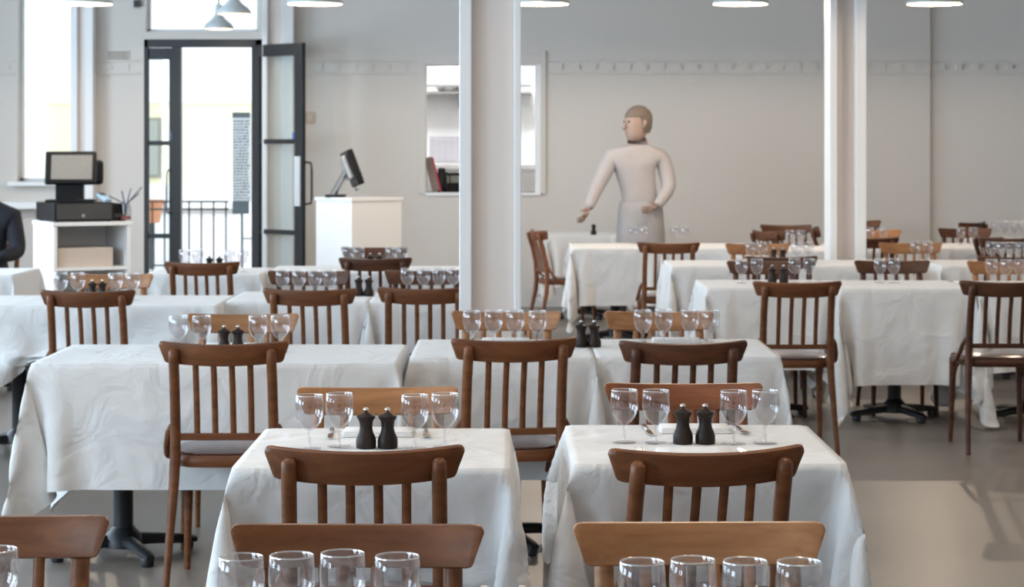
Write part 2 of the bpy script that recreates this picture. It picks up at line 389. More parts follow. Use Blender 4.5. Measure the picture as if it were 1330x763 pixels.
# iron railing on the pavement
YF = 24.6
rl = empty('railing', (0, YF, 0), 0, 'thin iron railing on the pavement outside the door', 'railing')
x0f, x1f = wx(150, YF), wx(297, YF)
def oz(py, Y): return CZ + (HY - py) * Y / F_PX
for z in (oz(262, YF), oz(272, YF), oz(345, YF)):
    MB().bounds(x0f, x1f, -0.012, 0.012, z - 0.010, z + 0.010).build('rail', 'iron', rl)
xx = x0f
while xx < x1f + 0.01:
    MB().tube([(xx, 0, -0.02), (xx, 0, oz(262, YF))], 0.010, 6).build('baluster', 'iron', rl); xx += 0.14
# white wall and planters behind the railing
yb = empty('low_wall', (wx(262, 29), 29, 0), 0, 'low white garden wall beyond the iron railing', 'wall')
MB().bounds(-1.3, 0.5, 0, 0.3, -0.02, 0.62).build('masonry', plain('white_masonry', (0.85, 0.85, 0.85), 0.9), yb)
MB().bounds(-1.35, 0.55, -0.04, 0.34, 0.62, 0.68).build('coping', plain('grey_coping', (0.4, 0.39, 0.37), 0.9), yb)
fp = empty('flowerpot', (wx(197, 27), 27, 0.0), 0, 'terracotta flowerpot on a stand outside the narrow door leaf', 'flowerpot')
MB().lathe([(0.10, 0.56), (0.15, 0.80), (0.165, 0.80), (0.165, 0.85), (0.14, 0.85), (0.13, 0.80)], 14).build('pot', plain('terracotta', (0.62, 0.25, 0.12), 0.8), fp, smooth=True)
MB().tube([(0, 0, -0.02), (0, 0, 0.57)], 0.04).build('stand', 'iron', fp)
# tall menu board on a post
sg = empty('menu_board', (wx(314, 22.6), 22.6, -0.02), 0, 'tall menu board on a thin post outside the open door', 'sign')
sw = 24 * 22.6 / F_PX / 2
MB().bounds(-sw, sw, -0.015, 0.015, oz(262, 22.6) + .02, oz(148, 22.6) + .02).build('board', plain('pale_board', (0.66, 0.72, 0.76), 0.6), sg, bevel=0.003)
hd = plain('slate_header', (0.10, 0.13, 0.15), 0.5)
MB().bounds(-sw, sw - .01, -0.02, 0.016, oz(153, 22.6) + .02, oz(146, 22.6) + .02).build('header', hd, sg)
MB().bounds(-sw, sw - .02, -0.02, 0.016, oz(278, 22.6) + .02, oz(262, 22.6) + .02).build('footer', hd, sg)
MB().tube([(0, 0.02, 0), (0, 0.02, 0.98)], 0.014).build('post', hd, sg)
rng = random.Random(5); txt = MB(); z = oz(156, 22.6)
while z > oz(260, 22.6):
    x = -sw + 0.012
    while x < sw - 0.03:
        l = rng.uniform(0.012, 0.035); txt.bounds(x, min(x + l, sw - 0.01), -0.0175, -0.0148, z, z + 0.011 + rng.random() * 0.006); x += l + 0.008
    z -= 0.031
tx = txt.build('menu_lettering', hd, sg); tx['kind'] = 'stuff'

# ------------------------------------------------------------------ pendant lamps
def pendant(loc, label, power, ceil=ZC, d=0.42, group='pendant lamps over the tables'):
    t = empty('pendant_lamp', loc, 0, label, 'pendant lamp', group); r = d / 2
    MB().lathe([(r, 0), (r * 1.0, 0.02), (r * 0.86, 0.05), (r * 0.5, 0.09), (r * 0.26, 0.13), (r * 0.24, 0.22), (0.004, 0.232)], 28, closed=True).build('shade', 'shade_out', t, smooth=35)
    MB().lathe([(r - 0.004, 0.001), (r * 0.84, 0.042), (r * 0.48, 0.08), (r * 0.2, 0.10), (0.001, 0.10)], 28, closed=True).build('reflector', 'shade_in', t, smooth='all')
    MB().lathe([(0.0, 0.048), (0.018, 0.053), (0.026, 0.064), (0.022, 0.078), (0.014, 0.099)], 14).build('bulb', 'bulb', t, smooth='all')
    MB().tube([(0, 0, 0.22), (0, 0, ceil - loc[2])], 0.006, 6).build('flex', 'black', t)
    MB().lathe([(0.05, ceil - loc[2] - 0.03), (0.05, ceil - loc[2])], 14).build('ceiling_rose', 'white_paint', t)
    l = light('pendant_glow', 'POINT', (0, 0, 0.022), (0, 0, 0), power, (1.0, 0.81, 0.62), shadow_soft_size=0.018); l.parent = t
    return t
ZP, YP = 2.585, 16.3
for px, ph in ((110, 'above the till shelf'), (409, 'above the white counter'), (703, 'just right of the middle column'),
               (962, 'left of the right-hand column'), (1214, 'right of the right-hand column')):
    pendant((wx(px, YP), YP, ZP), 'dished enamel pendant lamp cut by the top edge, ' + ph, 47 if px > 600 else 38)
for x, y, pw, ph in ((-1.2, 5.6, 34, 'the long left table'), (0.75, 5.2, 36, 'the near right table'), (4.6, 5.6, 16, 'the empty floor at right'),  # unseen lamps, added to warm and brighten the tables, chairs and column
                     (0.35, 3.3, 24, 'the bottom-edge tables'),
                     (0.9, 10.0, 34, 'the middle aisle'), (3.5, 10.4, 32, 'the right-edge tables'), (0.9, 13.2, 30, 'the second right-hand row'), (3.4, 13.2, 30, 'the far right-edge tables')):
    pendant((x, y, ZP), 'added unseen enamel pendant lamp above the view over ' + ph, pw)
pendant((wx(304, 18.4), 18.4, 2.64), 'grey enamel pendant lamp hanging in front of the bright fanlight, upper one', 3, d=0.29)
pendant((wx(284, 19.7), 19.7, 2.585), 'grey enamel pendant lamp hanging in front of the bright fanlight, lower one', 3, d=0.27)

# ------------------------------------------------------------------ chair
def chair_proto():
    t = empty('bistro_chair')
    tilt = R(10); sag = 0.055; y0, zc = -0.270, 0.804
    # crest rail: bent board, wider along its top edge, softened edges
    nu, prof = 16, []
    hh, th = 0.038, 0.0125
    for k in range(10):
        q = 2 * math.pi * (k + 0.5) / 10; cx_, sx_ = math.cos(q), math.sin(q)
        prof.append((math.copysign(abs(cx_) ** 0.45, cx_) * th, math.copysign(abs(sx_) ** 0.35, sx_) * hh))
    vs, fs = [], []
    us = [-1.0, -0.992, -0.972, -0.93] + [-0.93 + 1.86 * k / 12 for k in range(1, 12)] + [0.93, 0.972, 0.992, 1.0]
    eks = [0.62, 0.80, 0.94, 1.0] + [1.0] * 11 + [1.0, 0.94, 0.80, 0.62]; nu = len(us) - 1
    for u, endk in zip(us, eks):
        for a, v in prof:
            v2 = v * endk; half = (0.2105 + 0.0085 * v / hh)
            x = u * half; fwd = sag * u * u + a * (0.4 + 0.6 * endk)
            y = y0 + fwd * math.cos(tilt) - v2 * math.sin(tilt); z = zc + fwd * math.sin(tilt) + v2 * math.cos(tilt)
            vs.append((x, y, z))
    n = len(prof)
    for i in range(nu):
        for j in range(n): fs.append((i * n + j, (i + 1) * n + j, (i + 1) * n + (j + 1) % n, i * n + (j + 1) % n))
    fs += [tuple(range(n)), tuple(reversed(range(nu * n, (nu + 1) * n)))]
    MB().add(vs, fs).build('crest_rail', 'w_mid', t, smooth=50)
    for s in (-1, 1):
        pts = [(s * 0.188, -0.292, 0), (s * 0.180, -0.245, 0.18), (s * 0.170, -0.208, 0.36), (s * 0.166, -0.200, 0.46), (s * 0.165, -0.207, 0.58),
               (s * 0.164, -0.232, 0.70), (s * 0.163, -0.262, 0.79), (s * 0.163, -0.269, 0.818), (s * 0.163, -0.271, 0.825)]
        MB().tube(pts, [0.012, 0.014, 0.018, 0.019, 0.0182, 0.018, 0.018, 0.0165, 0.010], 8).build('back_leg', 'w_mid', t, smooth=60)
        MB().tube([(s * 0.178, 0.192, 0), (s * 0.172, 0.178, 0.25), (s * 0.168, 0.170, 0.43)], [0.0115, 0.016, 0.020], 8).build('front_leg', 'w_mid', t, smooth=60)
        MB().tube([(s * 0.178, -0.196, 0.56), (s * 0.192, -0.185, 0.535), (s * 0.201, -0.16, 0.49), (s * 0.206, -0.12, 0.455), (s * 0.207, -0.07, 0.44)], 0.011, 6).build('hip_brace', 'w_mid', t, smooth=60)
        MB().tube([(s * 0.171, 0.165, 0.27), (s * 0.171, 0.14, 0.33), (s * 0.171, 0.09, 0.385), (s * 0.17, 0.02, 0.42)], 0.009, 6).build('corner_brace', 'w_mid', t, smooth=60)
    for x in (-0.0915, -0.0305, 0.0305, 0.0915):
        u = x / 0.21; yt = y0 + sag * u * u
        MB().tube([(x, -0.203, 0.522), (x, -0.213, 0.60), (x, -0.232, 0.69), (x, yt + 0.006, 0.785)], 0.0105, 6, flat=0.6).build('spindle', 'w_mid', t, smooth=60)
    MB().bounds(-0.163, 0.163, -0.212, -0.196, 0.512, 0.536).build('lower_back_rail', 'w_mid', t, bevel=0.003)
    out = []
    for k in range(24):
        q = 2 * math.pi * k / 24; c_, s_ = math.cos(q), math.sin(q)
        yy = math.copysign(abs(s_) ** 0.6, s_) * 0.21 + 0.005
        hw = 0.205 - 0.025 * (0.21 - yy) / 0.42
        out.append((math.copysign(abs(c_) ** 0.45, c_) * hw, yy))
    MB().slab(out, 0.418, 0.458, 0.03).build('seat_frame', 'w_mid', t, smooth=50)
    MB().slab([(x * 0.92, y * 0.92) for x, y in out], 0.458, 0.468, 0.03, 0.012).build('seat_pad', 'pad', t, smooth=50)
    return t
CH = chair_proto(); BIN.append(CH)
def chair(px, Yrail, away, label, wood_key='w_mid', yaw=0.0, group='bistro chairs', place=None):
    """px, Yrail: where the crest rail stands; away: seat faces away from the camera"""
    c = copy_tree(CH)
    a = R(yaw) + (0 if away else math.pi)
    rx, ry = (wx(px, Yrail), Yrail) if place is None else place
    off = Matrix.Rotation(a, 3, 'Z') @ Vector((0, -0.262, 0))
    c.location = (rx - off.x, ry - off.y, 0); c.rotation_euler.z = a
    tag(c, label, 'chair', group)
    for ch in c.children:
        if ch.data.materials[0] == M['w_mid'] and wood_key != 'w_mid':
            ch.material_slots[0].link = 'OBJECT'; ch.material_slots[0].material = M[wood_key]
    return c
chair(-15, 3.84, 0, 'brown wooden chair cut by the left edge in the bottom corner', 'w_mid', 3)
chair(467, 3.76, 0, 'brown chair at bottom, facing the camera, left of the tan one', 'w_mid', -1)
chair(905, 3.78, 0, 'light tan wooden chair at bottom right, facing the camera', 'w_tan_lit', 1)
chair(473, 4.68, 1, 'dark brown chair, back to camera, at the near left table', 'w_mid', 2)
chair(924, 4.66, 1, 'dark brown chair, back to camera, at the near right table', 'w_mid', 9)
chair(491, 5.90, 0, 'tan-brown chair behind the glasses of the near left table', 'w_tan_lit', 2)
chair(886, 6.00, 0, 'red-brown chair behind the glasses of the near right table', 'w_red', 0)
chair(289, 7.22, 1, 'brown chair seen whole from behind at the long left table', 'w_mid', 1)
chair(670, 7.35, 1, 'dark chair, back to camera, in front of the middle column', 'w_mid', 8)
chair(889, 7.25, 1, 'dark chair, back to camera, at the right half of the middle table pair', 'w_dark', 2)
chair(317, 8.50, 0, 'tan chair on the far side of the long left table', 'w_tan_lit', 1)
chair(658, 8.62, 0, 'tan chair directly in front of the middle column, behind four glasses', 'w_tan_lit', -2)
chair(855, 8.62, 0, 'orange-brown chair on the far side of the middle table pair, right half', 'w_tan_lit', 0)
chair(112, 9.85, 1, 'brown slatted chair, back to camera, at the far-left table', 'w_mid', 0)
chair(401, 9.95, 1, 'brown slatted chair, back to camera, third row left of the mills', 'w_mid', -2)
chair(550, 10.05, 1, 'brown slatted chair, back to camera, partly hidden by the middle column', 'w_mid', 1)
chair(146, 11.17, 0, 'tan chair on the far side of the far-left table, below the till', 'w_tan_lit', 0)
chair(402, 11.45, 0, 'dark chair behind four glasses, third row left of the mills', 'w_dark', 0)
chair(553, 11.5, 0, 'dark chair behind four glasses, third row beside the column', 'w_dark', 0)
chair(261, 12.3, 1, 'brown chair, back to camera, in front of the open door', 'w_mid', 0)
chair(487, 12.75, 1, 'dark chair, back to camera, right of the white counter', 'w_dark', 0)
chair(487, 14.2, 0, 'dark chair behind the glasses right of the white counter', 'w_dark', 0)
chair(1037, 10.5, 1, 'brown slatted chair, back to camera, left of the bunched tablecloth corner', 'w_mid', 1)
chair(1306, 10.55, 1, 'dark slatted chair cut by the right edge', 'w_dark', 0)
chair(992, 12.45, 0, 'dark chair facing the camera behind the four right-side glasses', 'w_dark', 0)
chair(1157, 12.5, 0, 'dark chair facing the camera beneath the right-hand column', 'w_dark', 0)
chair(1303, 12.45, 0, 'tan chair, facing the camera, behind the glasses at the right edge', 'w_tan_lit', 0)
chair(1016, 12.95, 1, 'dark chair, back to camera, second row behind the bunched tablecloth', 'w_dark', 0)
chair(1318, 12.95, 1, 'dark chair, back to camera, second of the right-edge row', 'w_dark', 0)
chair(983, 14.7, 0, 'tan chair facing the camera left of the right-hand column', 'w_tan_lit', 0)
chair(1181, 14.85, 0, 'orange-brown chair facing the camera just right of the right-hand column', 'w_tan_lit', 0)
chair(1312, 15.6, 1, 'dark chair, back to camera, farthest of the right-edge row', 'w_dark', 0)
chair(0, 0, 1, 'dark chair seen from the side, left of the right-hand column', 'w_dark', -62, place=(wx(993, 16.95), 16.95))
chair(1020, 18.3, 0, 'dark chair between two side-on chairs, left of the right-hand column', 'w_dark', 0)
chair(0, 0, 1, 'dark chair seen edge-on, touching the right-hand column', 'w_dark', -97, place=(wx(1056, 17.6), 17.6))
chair(1130, 15.65, 1, 'dark chair, back to camera, half hidden by the right-hand column', 'w_dark', 0)
chair(1134, 17.2, 0, 'tan chair behind the glasses, half hidden by the right-hand column', 'w_tan_lit', 0)
chair(1112, 19.4, 0, 'small far chair rail showing right of the right-hand column by the wall', 'w_mid', 0)
chair(1252, 17.5, 0, 'dark far chair facing the camera near the wall corner', 'w_dark', 0)
chair(0, 0, 1, 'dark far chair turned sideways near the wall corner', 'w_dark', 48, place=(wx(1268, 18.9), 18.9))
chair(0, 0, 1, 'dark chair seen from the side behind the right-edge chairs', 'w_dark', -78, place=(wx(1279, 15.9), 15.9))
chair(869, 14.85, 1, 'brown chair, back to camera, in front of the waiter', 'w_mid', 1)
chair(0, 0, 1, 'dark chair seen from the side, against the wall right of the middle column', 'w_red', -76, place=(wx(694, 17.1), 17.1))

# ------------------------------------------------------------------ tables and cloths
TZ = 0.735
def table_proto(w, d, peds, rot=25):
    t = empty('pedestal_table')
    MB().bounds(-w / 2 + 0.012, w / 2 - 0.012, -d / 2 + 0.012, d / 2 - 0.012, TZ - 0.030, TZ - 0.002).build('table_top', 'ply', t, bevel=0.004)
    for px_ in peds:
        MB().tube([(px_, 0, 0.06), (px_, 0, TZ - 0.05)], 0.037, 14).build('pedestal', 'iron', t, smooth=60)
        MB().box((px_, 0, TZ - 0.04), (0.36, 0.36, 0.02)).build('mounting_plate', 'iron', t)
        hub = MB().lathe([(0.075, 0.035), (0.07, 0.075), (0.045, 0.10), (0.04, 0.11)], 14, (px_, 0, 0)).build('base_hub', 'iron', t, smooth=50)
        for k in range(4):
            a = R(rot + 90 * k); c_, s_ = math.cos(a), math.sin(a)
            f = MB()
            f.tube([(px_ + 0.03 * c_, 0.03 * s_, 0.06), (px_ + 0.14 * c_, 0.14 * s_, 0.052), (px_ + 0.25 * c_, 0.25 * s_, 0.040), (px_ + 0.285 * c_, 0.285 * s_, 0.036)],
                   [0.032, 0.028, 0.024, 0.016], 8, up=(0, 0, 1), flat=0.75)
            f.lathe([(0.022, 0.0), (0.026, 0.02), (0.018, 0.036)], 10, (px_ + 0.25 * c_, 0.25 * s_, 0))
            f.build('foot', 'iron', t, smooth=50)
    return t
def drape(w, d, drop, seed, boxes=(), ear=0.44, steps=110):
    """a linen square laid over the table, relaxed as a mass-spring sheet; boxes: (x0,x1,y0,y1,ztop,mode)"""
    rs = np.random.RandomState(seed)
    h = 0.036; nx, ny, nd = max(2, round(w / h)), max(2, round(d / h)), round(drop / h)
    def axis(L, n):
        e = np.linspace(drop, 0, nd, endpoint=False)
        return np.concatenate([-L / 2 - e, np.linspace(-L / 2, L / 2, n + 1), (L / 2 + e)[::-1]])
    ax, ay = axis(w, nx), axis(d, ny)
    U, V = np.meshgrid(ax, ay, indexing='ij')
    sx, sy = np.sign(U), np.sign(V)
    ex, ey = np.maximum(np.abs(U) - w / 2, 0), np.maximum(np.abs(V) - d / 2, 0)
    ex[ex < 1e-7] = 0; ey[ey < 1e-7] = 0
    r = np.hypot(ex, ey); th = np.arctan2(ey, ex)
    corner = (ex > 0) & (ey > 0)
    cid = (sx > 0) * 2 + (sy > 0); lean = rs.uniform(0.15, 0.75, 4)[cid.astype(int)]
    q = ear * np.sin(2 * th) ** 2 * (0.85 + 0.3 * rs.rand()) + 0.02
    phi = np.where(corner, th + 0.30 * np.sin(4 * th) + lean * np.sin(2 * th) ** 2, th)
    ph = rs.rand(4) * 6.28
    wav = 0.5 + 0.5 * np.sin(7 * U + ph[0] + 1.3 * np.sin(4 * U)) * np.where(ex > 0, 0, 1) + 0.5 * np.sin(7 * V + ph[1]) * np.where(ey > 0, 0, 1)
    q = np.clip(q + 0.07 * wav * ((ex == 0) ^ (ey == 0)), 0, 0.9)
    P = np.empty(U.shape + (3,))
    P[..., 0] = np.clip(U, -w / 2, w / 2) + sx * np.cos(phi) * r * q
    P[..., 1] = np.clip(V, -d / 2, d / 2) + sy * np.sin(phi) * r * q
    P[..., 2] = TZ + 0.006 - r * np.sqrt(1 - q * q)
    pin = (r == 0)
    P += rs.normal(0, 0.002, P.shape) * (~pin)[..., None]
    Wt = np.where(pin, 0.0, 1.0)
    Q = P.copy()
    G = []
    def grp(a, b, k):
        da = np.hypot(U[a] - U[b], V[a] - V[b]); G.append((a, b, da, k))
    for o in (0, 1):
        grp((slice(o, -1, 2), slice(None)), (slice(o + 1, None, 2), slice(None)), 1.0)
        grp((slice(None), slice(o, -1, 2)), (slice(None), slice(o + 1, None, 2)), 1.0)
    G2 = []
    for a, b, da, k in G:
        n0 = min(P[a].shape[0], P[b].shape[0]); n1 = min(P[a].shape[1], P[b].shape[1])
        G2.append((a, b, n0, n1, k))
    for o in (0, 1):
        for dgn in (0, 1):
            a = (slice(o, -1, 2), slice(0, -1)); b = (slice(o + 1, None, 2), slice(1, None))
            if dgn: a, b = (slice(o, -1, 2), slice(1, None)), (slice(o + 1, None, 2), slice(0, -1))
            n0 = min(P[a].shape[0], P[b].shape[0]); n1 = min(P[a].shape[1], P[b].shape[1]); G2.append((a, b, n0, n1, 0.25))
    for k_ in (0, 1):
        for o in range(4):
            a = (slice(o, -2, 4), slice(None)); b = (slice(o + 2, None, 4), slice(None))
            if k_: a, b = (slice(None), slice(o, -2, 4)), (slice(None), slice(o + 2, None, 4))
            n0 = min(P[a].shape[0], P[b].shape[0]); n1 = min(P[a].shape[1], P[b].shape[1]); G2.append((a, b, n0, n1, 0.02))
    cons = []
    for a, b, n0, n1, k in G2:
        ua, ub, va, vb = U[a][:n0, :n1], U[b][:n0, :n1], V[a][:n0, :n1], V[b][:n0, :n1]
        cons.append((a, b, n0, n1, np.hypot(ua - ub, va - vb), Wt[a][:n0, :n1], Wt[b][:n0, :n1], k))
    hw, hd = w / 2 + 0.004, d / 2 + 0.004
    for st in range(steps):
        v = (P - Q) * 0.92; v[..., 2] -= 0.0009
        Q = P.copy(); P = P + v * Wt[..., None]
        for it in range(5):
            for a, b, n0, n1, L, wa, wb, k in cons:
                A = P[a][:n0, :n1]; B = P[b][:n0, :n1]
                D = B - A; l = np.sqrt((D * D).sum(-1)) + 1e-9; s = wa + wb
                c = np.where(s > 0, k * (l - L) / (l * np.maximum(s, 1)), 0)[..., None] * D
                A += c * wa[..., None]; B -= c * wb[..., None]
        # table sides keep the sheet outside
        free = ~pin
        inside = free & (np.abs(P[..., 0]) < hw) & (np.abs(P[..., 1]) < hd) & (P[..., 2] < TZ + 0.004) & (P[..., 2] > TZ - 0.045)
        px_, py_ = hw - np.abs(P[..., 0]), hd - np.abs(P[..., 1])
        mx = inside & (px_ < py_); my = inside & ~(px_ < py_)
        P[..., 0] = np.where(mx, np.where(P[..., 0] < 0, -hw, hw), P[..., 0]); P[..., 1] = np.where(my, np.where(P[..., 1] < 0, -hd, hd), P[..., 1])
        for x0, x1, y0, y1, zt, mode in boxes:
            ins = free & (P[..., 0] > x0) & (P[..., 0] < x1) & (P[..., 1] > y0) & (P[..., 1] < y1) & (P[..., 2] < zt)
            if mode == 'up': P[..., 2] = np.where(ins, zt, P[..., 2])
            else: P[..., 1] = np.where(ins, y1, P[..., 1])
        P[..., 2] = np.maximum(P[..., 2], 0.02)
    n0, n1 = U.shape
    idx = np.arange(n0 * n1).reshape(n0, n1)
    fs = np.stack([idx[:-1, :-1], idx[1:, :-1], idx[1:, 1:], idx[:-1, 1:]], -1).reshape(-1, 4)
    me = bpy.data.meshes.new('tablecloth'); me.from_pydata([tuple(p) for p in P.reshape(-1, 3)], [], [tuple(int(i) for i in f) for f in fs])
    me.materials.append(M['cloth']); me.shade_smooth()
    fx, fy = pin.reshape(-1), (np.isclose(np.abs(U), w / 2) | np.isclose(np.abs(V), d / 2)).reshape(-1)
    rim = fx & fy; cr = me.attributes.new('crease_edge', 'FLOAT', 'EDGE')
    ed = np.empty(len(me.edges) * 2, dtype=np.int32); me.edges.foreach_get('vertices', ed); ed = ed.reshape(-1, 2)
    cr.data.foreach_set('value', (rim[ed[:, 0]] & rim[ed[:, 1]]).astype(np.float32) * 0.65)
    return me
FAR_SEAT = (-0.24, 0.24, 0.0, 1.0, 0.485, 'up')
CLOTH = {}
def cloth_mesh(kind):
    if kind in CLOTH: return CLOTH[kind]
    if kind == 'near_a': m = drape(0.66, 0.73, 0.43, 3, [(-0.20, 0.28, 0.0, 1.0, 0.485, 'up'), (-0.22, 0.23, -0.60, -0.290, 0.49, 'push')])
    elif kind == 'near_b': m = drape(0.66, 0.73, 0.43, 11, [(-0.28, 0.20, 0.0, 1.0, 0.485, 'up'), (-0.20, 0.26, -0.60, -0.290, 0.49, 'push')])
    elif kind == 'long': m = drape(1.29, 0.75, 0.43, 21, [(-0.23, 0.25, 0.0, 1.0, 0.485, 'up')])
    elif kind == 'pair_l': m = drape(0.67, 0.75, 0.43, 31, [FAR_SEAT])
    elif kind == 'pair_r': m = drape(0.67, 0.75, 0.43, 37, [FAR_SEAT])
    elif kind == 'bunched': m = drape(0.72, 0.76, 0.50, 45, [FAR_SEAT], ear=0.55)
    else: m = drape(0.70, 0.75, 0.43, 50 + len(kind), [FAR_SEAT])
    CLOTH[kind] = m
    return m
TP = {'s': table_proto(0.66, 0.73, (0,)), 'l': table_proto(1.28, 0.74, (-0.385, 0.385), 30)}
BIN += list(TP.values())
# key: centre x, centre y, table kind, cloth kind, cloth rotated half a turn, short name
TABLES = {
 'front_a': (-0.345, 3.27, 's', 'far', 0, 'the cropped table at bottom left of centre'),
 'front_b': (0.345, 3.22, 's', 'far', 1, 'the cropped table at bottom right'),
 'front_c': (-1.10, 3.25, 's', 'far', 0, 'the table beyond the bottom left corner'),
 'near_a': (-0.335, 5.46, 's', 'near_a', 0, 'the near left table'),
 'near_b': (0.475, 5.53, 's', 'near_b', 0, 'the near right table'),
 'long': (-1.045, 7.93, 'l', 'long', 0, 'the long left table'),
 'pair_l': (-0.035, 8.15, 's', 'pair_l', 0, 'the middle pair, left half'),
 'pair_r': (0.640, 8.17, 's', 'pair_r', 0, 'the middle pair, right half'),
 'left3': (-2.06, 10.70, 'l', 'long', 1, 'the far-left table'),
 'third_l': (-1.06, 10.98, 's', 'far', 0, 'the third-row table left of the mills'),
 'third_r': (-0.37, 11.0, 's', 'pair_l', 0, 'the third-row table beside the column'),
 'door': (-1.85, 13.25, 's', 'far2', 0, 'the table in front of the open door'),
 'counter': (-0.85, 13.45, 'l', 'long', 0, 'the table right of the white counter'),
 'man': (-3.32, 13.2, 's', 'far', 0, 'the table beside the man in navy'),
 'right1_l': (1.40, 12.0, 's', 'far2', 0, 'the right block front table'),
 'right1_m': (2.12, 11.95, 's', 'bunched', 0, 'the table with the bunched cloth corner'),
 'right1_r': (2.86, 11.9, 's', 'far', 1, 'the table at the right edge'),
 'right2_l': (1.37, 14.15, 's', 'far', 0, 'the second-row table left of the right-hand column'),
 'right2_m': (2.15, 14.2, 's', 'far2', 1, 'the second-row table right of the right-hand column'),
 'right2_r': (3.10, 14.2, 's', 'far', 0, 'the second-row table at the right edge'),
 'right3_l': (2.13, 16.3, 's', 'far', 1, 'the third-row table left of the right-hand column'),
 'right3_m': (2.80, 16.7, 's', 'far2', 0, 'the third-row table right of the right-hand column'),
 'right3_r': (3.55, 16.75, 's', 'far', 0, 'the third-row table by the wall corner'),
 'right4': (4.20, 18.0, 's', 'far2', 0, 'the farthest table at the right edge'),
 'waiter': (0.80, 16.75, 's', 'far', 0, 'the table in front of the waiter'),
 'waiter2': (1.50, 16.75, 's', 'far2', 0, 'the table right of the waiter'),
 'back': (0.66, 19.0, 's', 'far', 1, 'the table against the wall behind the waiter'),
}
for key, (x, y, tk, ck, turn, nm) in TABLES.items():
    t = copy_tree(TP[tk]); t.location = (x, y, 0)
    short = nm.replace('the ', '', 1)
    tag(t, 'pedestal table on black iron feet: ' + short, 'table', 'pedestal tables')
    c = bpy.data.objects.new('tablecloth', cloth_mesh(ck)); C.objects.link(c); c.location = (x, y, 0.001)
    c.rotation_euler.z = math.pi if (turn and ck == 'long') else 0
    if turn: c.scale.x = -1
    tag(c, 'white linen tablecloth draped over ' + nm, 'tablecloth', 'white tablecloths')
    sb = c.modifiers.new('soft', 'SUBSURF'); sb.levels = 1; sb.render_levels = 1

# ------------------------------------------------------------------ wine glasses, mills, napkins, cutlery
def glass_proto():
    t = empty('wine_glass')
    MB().lathe([(0.0005, 0.046), (0.008, 0.0475), (0.018, 0.054), (0.028, 0.067), (0.0345, 0.084), (0.0362, 0.098), (0.0352, 0.116), (0.0335, 0.135),
                (0.0325, 0.1355), (0.0322, 0.135), (0.0338, 0.116), (0.0348, 0.098), (0.033, 0.084), (0.0265, 0.0685), (0.017, 0.057), (0.007, 0.0515), (0.0005, 0.051)], 24, closed=True).build('bowl', 'glass', t, smooth='all')
    MB().lathe([(0.0055, 0.004), (0.0038, 0.012), (0.0035, 0.03), (0.005, 0.042), (0.008, 0.0475)], 10, closed=True).build('stem', 'glass', t, smooth='all')
    MB().lathe([(0.0005, 0.0), (0.030, 0.0), (0.031, 0.0015), (0.029, 0.0025), (0.012, 0.0038), (0.0055, 0.005)], 24, closed=True).build('foot', 'glass', t, smooth='all')
    MB().lathe([(0.0340, 0.1340), (0.0337, 0.1356), (0.0328, 0.1362), (0.0320, 0.1356), (0.0318, 0.1340)], 28, closed=True).build('rim', 'rim', t, smooth='all')
    return t
GP = glass_proto(); BIN.append(GP)
TOP = TZ + 0.0085
def glasses(key, pxs, Y, names=None):
    nm = TABLES[key][5]; n = len(pxs)
    std = {1: ['only'], 2: ['left', 'right'], 3: ['leftmost', 'middle', 'rightmost'], 4: ['leftmost', 'second', 'third', 'rightmost']}[n]
    for i, px in enumerate(pxs):
        g = copy_tree(GP); yy = Y + 0.02 * math.sin(px * 1.7)
        g.location = (wx(px, yy), yy, TOP); g.rotation_euler.z = px
        tag(g, '%s wine glass%s on %s' % (std[i], ' of four' if n == 4 else '', nm), 'wine glass', 'empty wine glasses')
glasses('front_a', (313, 379, 445, 516), 3.29); glasses('front_b', (834, 900, 968, 1038), 3.25); glasses('front_c', (-6,), 3.32)
glasses('near_a', (402, 441, 539, 578), 5.43); glasses('near_b', (811, 852, 953, 994), 5.52)
glasses('long', (232, 262, 335, 364), 7.98); glasses('pair_l', (613, 641, 669, 698), 8.22); glasses('pair_r', (835, 862, 896, 923), 8.25)
glasses('left3', (79, 101, 150, 172), 10.68); glasses('third_l', (367, 388, 409, 428), 10.9); glasses('third_r', (529, 550, 570, 589), 11.1)
glasses('door', (240, 257, 298, 316), 13.1); glasses('counter', (452, 466, 508, 522), 13.4)
glasses('right1_l', (963, 983, 1032, 1051), 12.05); glasses('right1_m', (1143, 1161), 12.05); glasses('right1_r', (1288, 1307, 1325), 11.98)
glasses('right2_l', (975, 990, 1035, 1050), 14.15); glasses('right2_m', (1189, 1205), 14.3); glasses('right2_r', (1287, 1300, 1313, 1326), 14.15)
glasses('right3_l', (1026, 1040), 16.2); glasses('right3_m', (1130, 1147), 16.8); glasses('right3_r', (1248, 1264), 16.8)
glasses('right4', (1293, 1305, 1318, 1328), 18.0); glasses('waiter', (822, 836), 16.85); glasses('waiter2', (876, 889), 16.9)

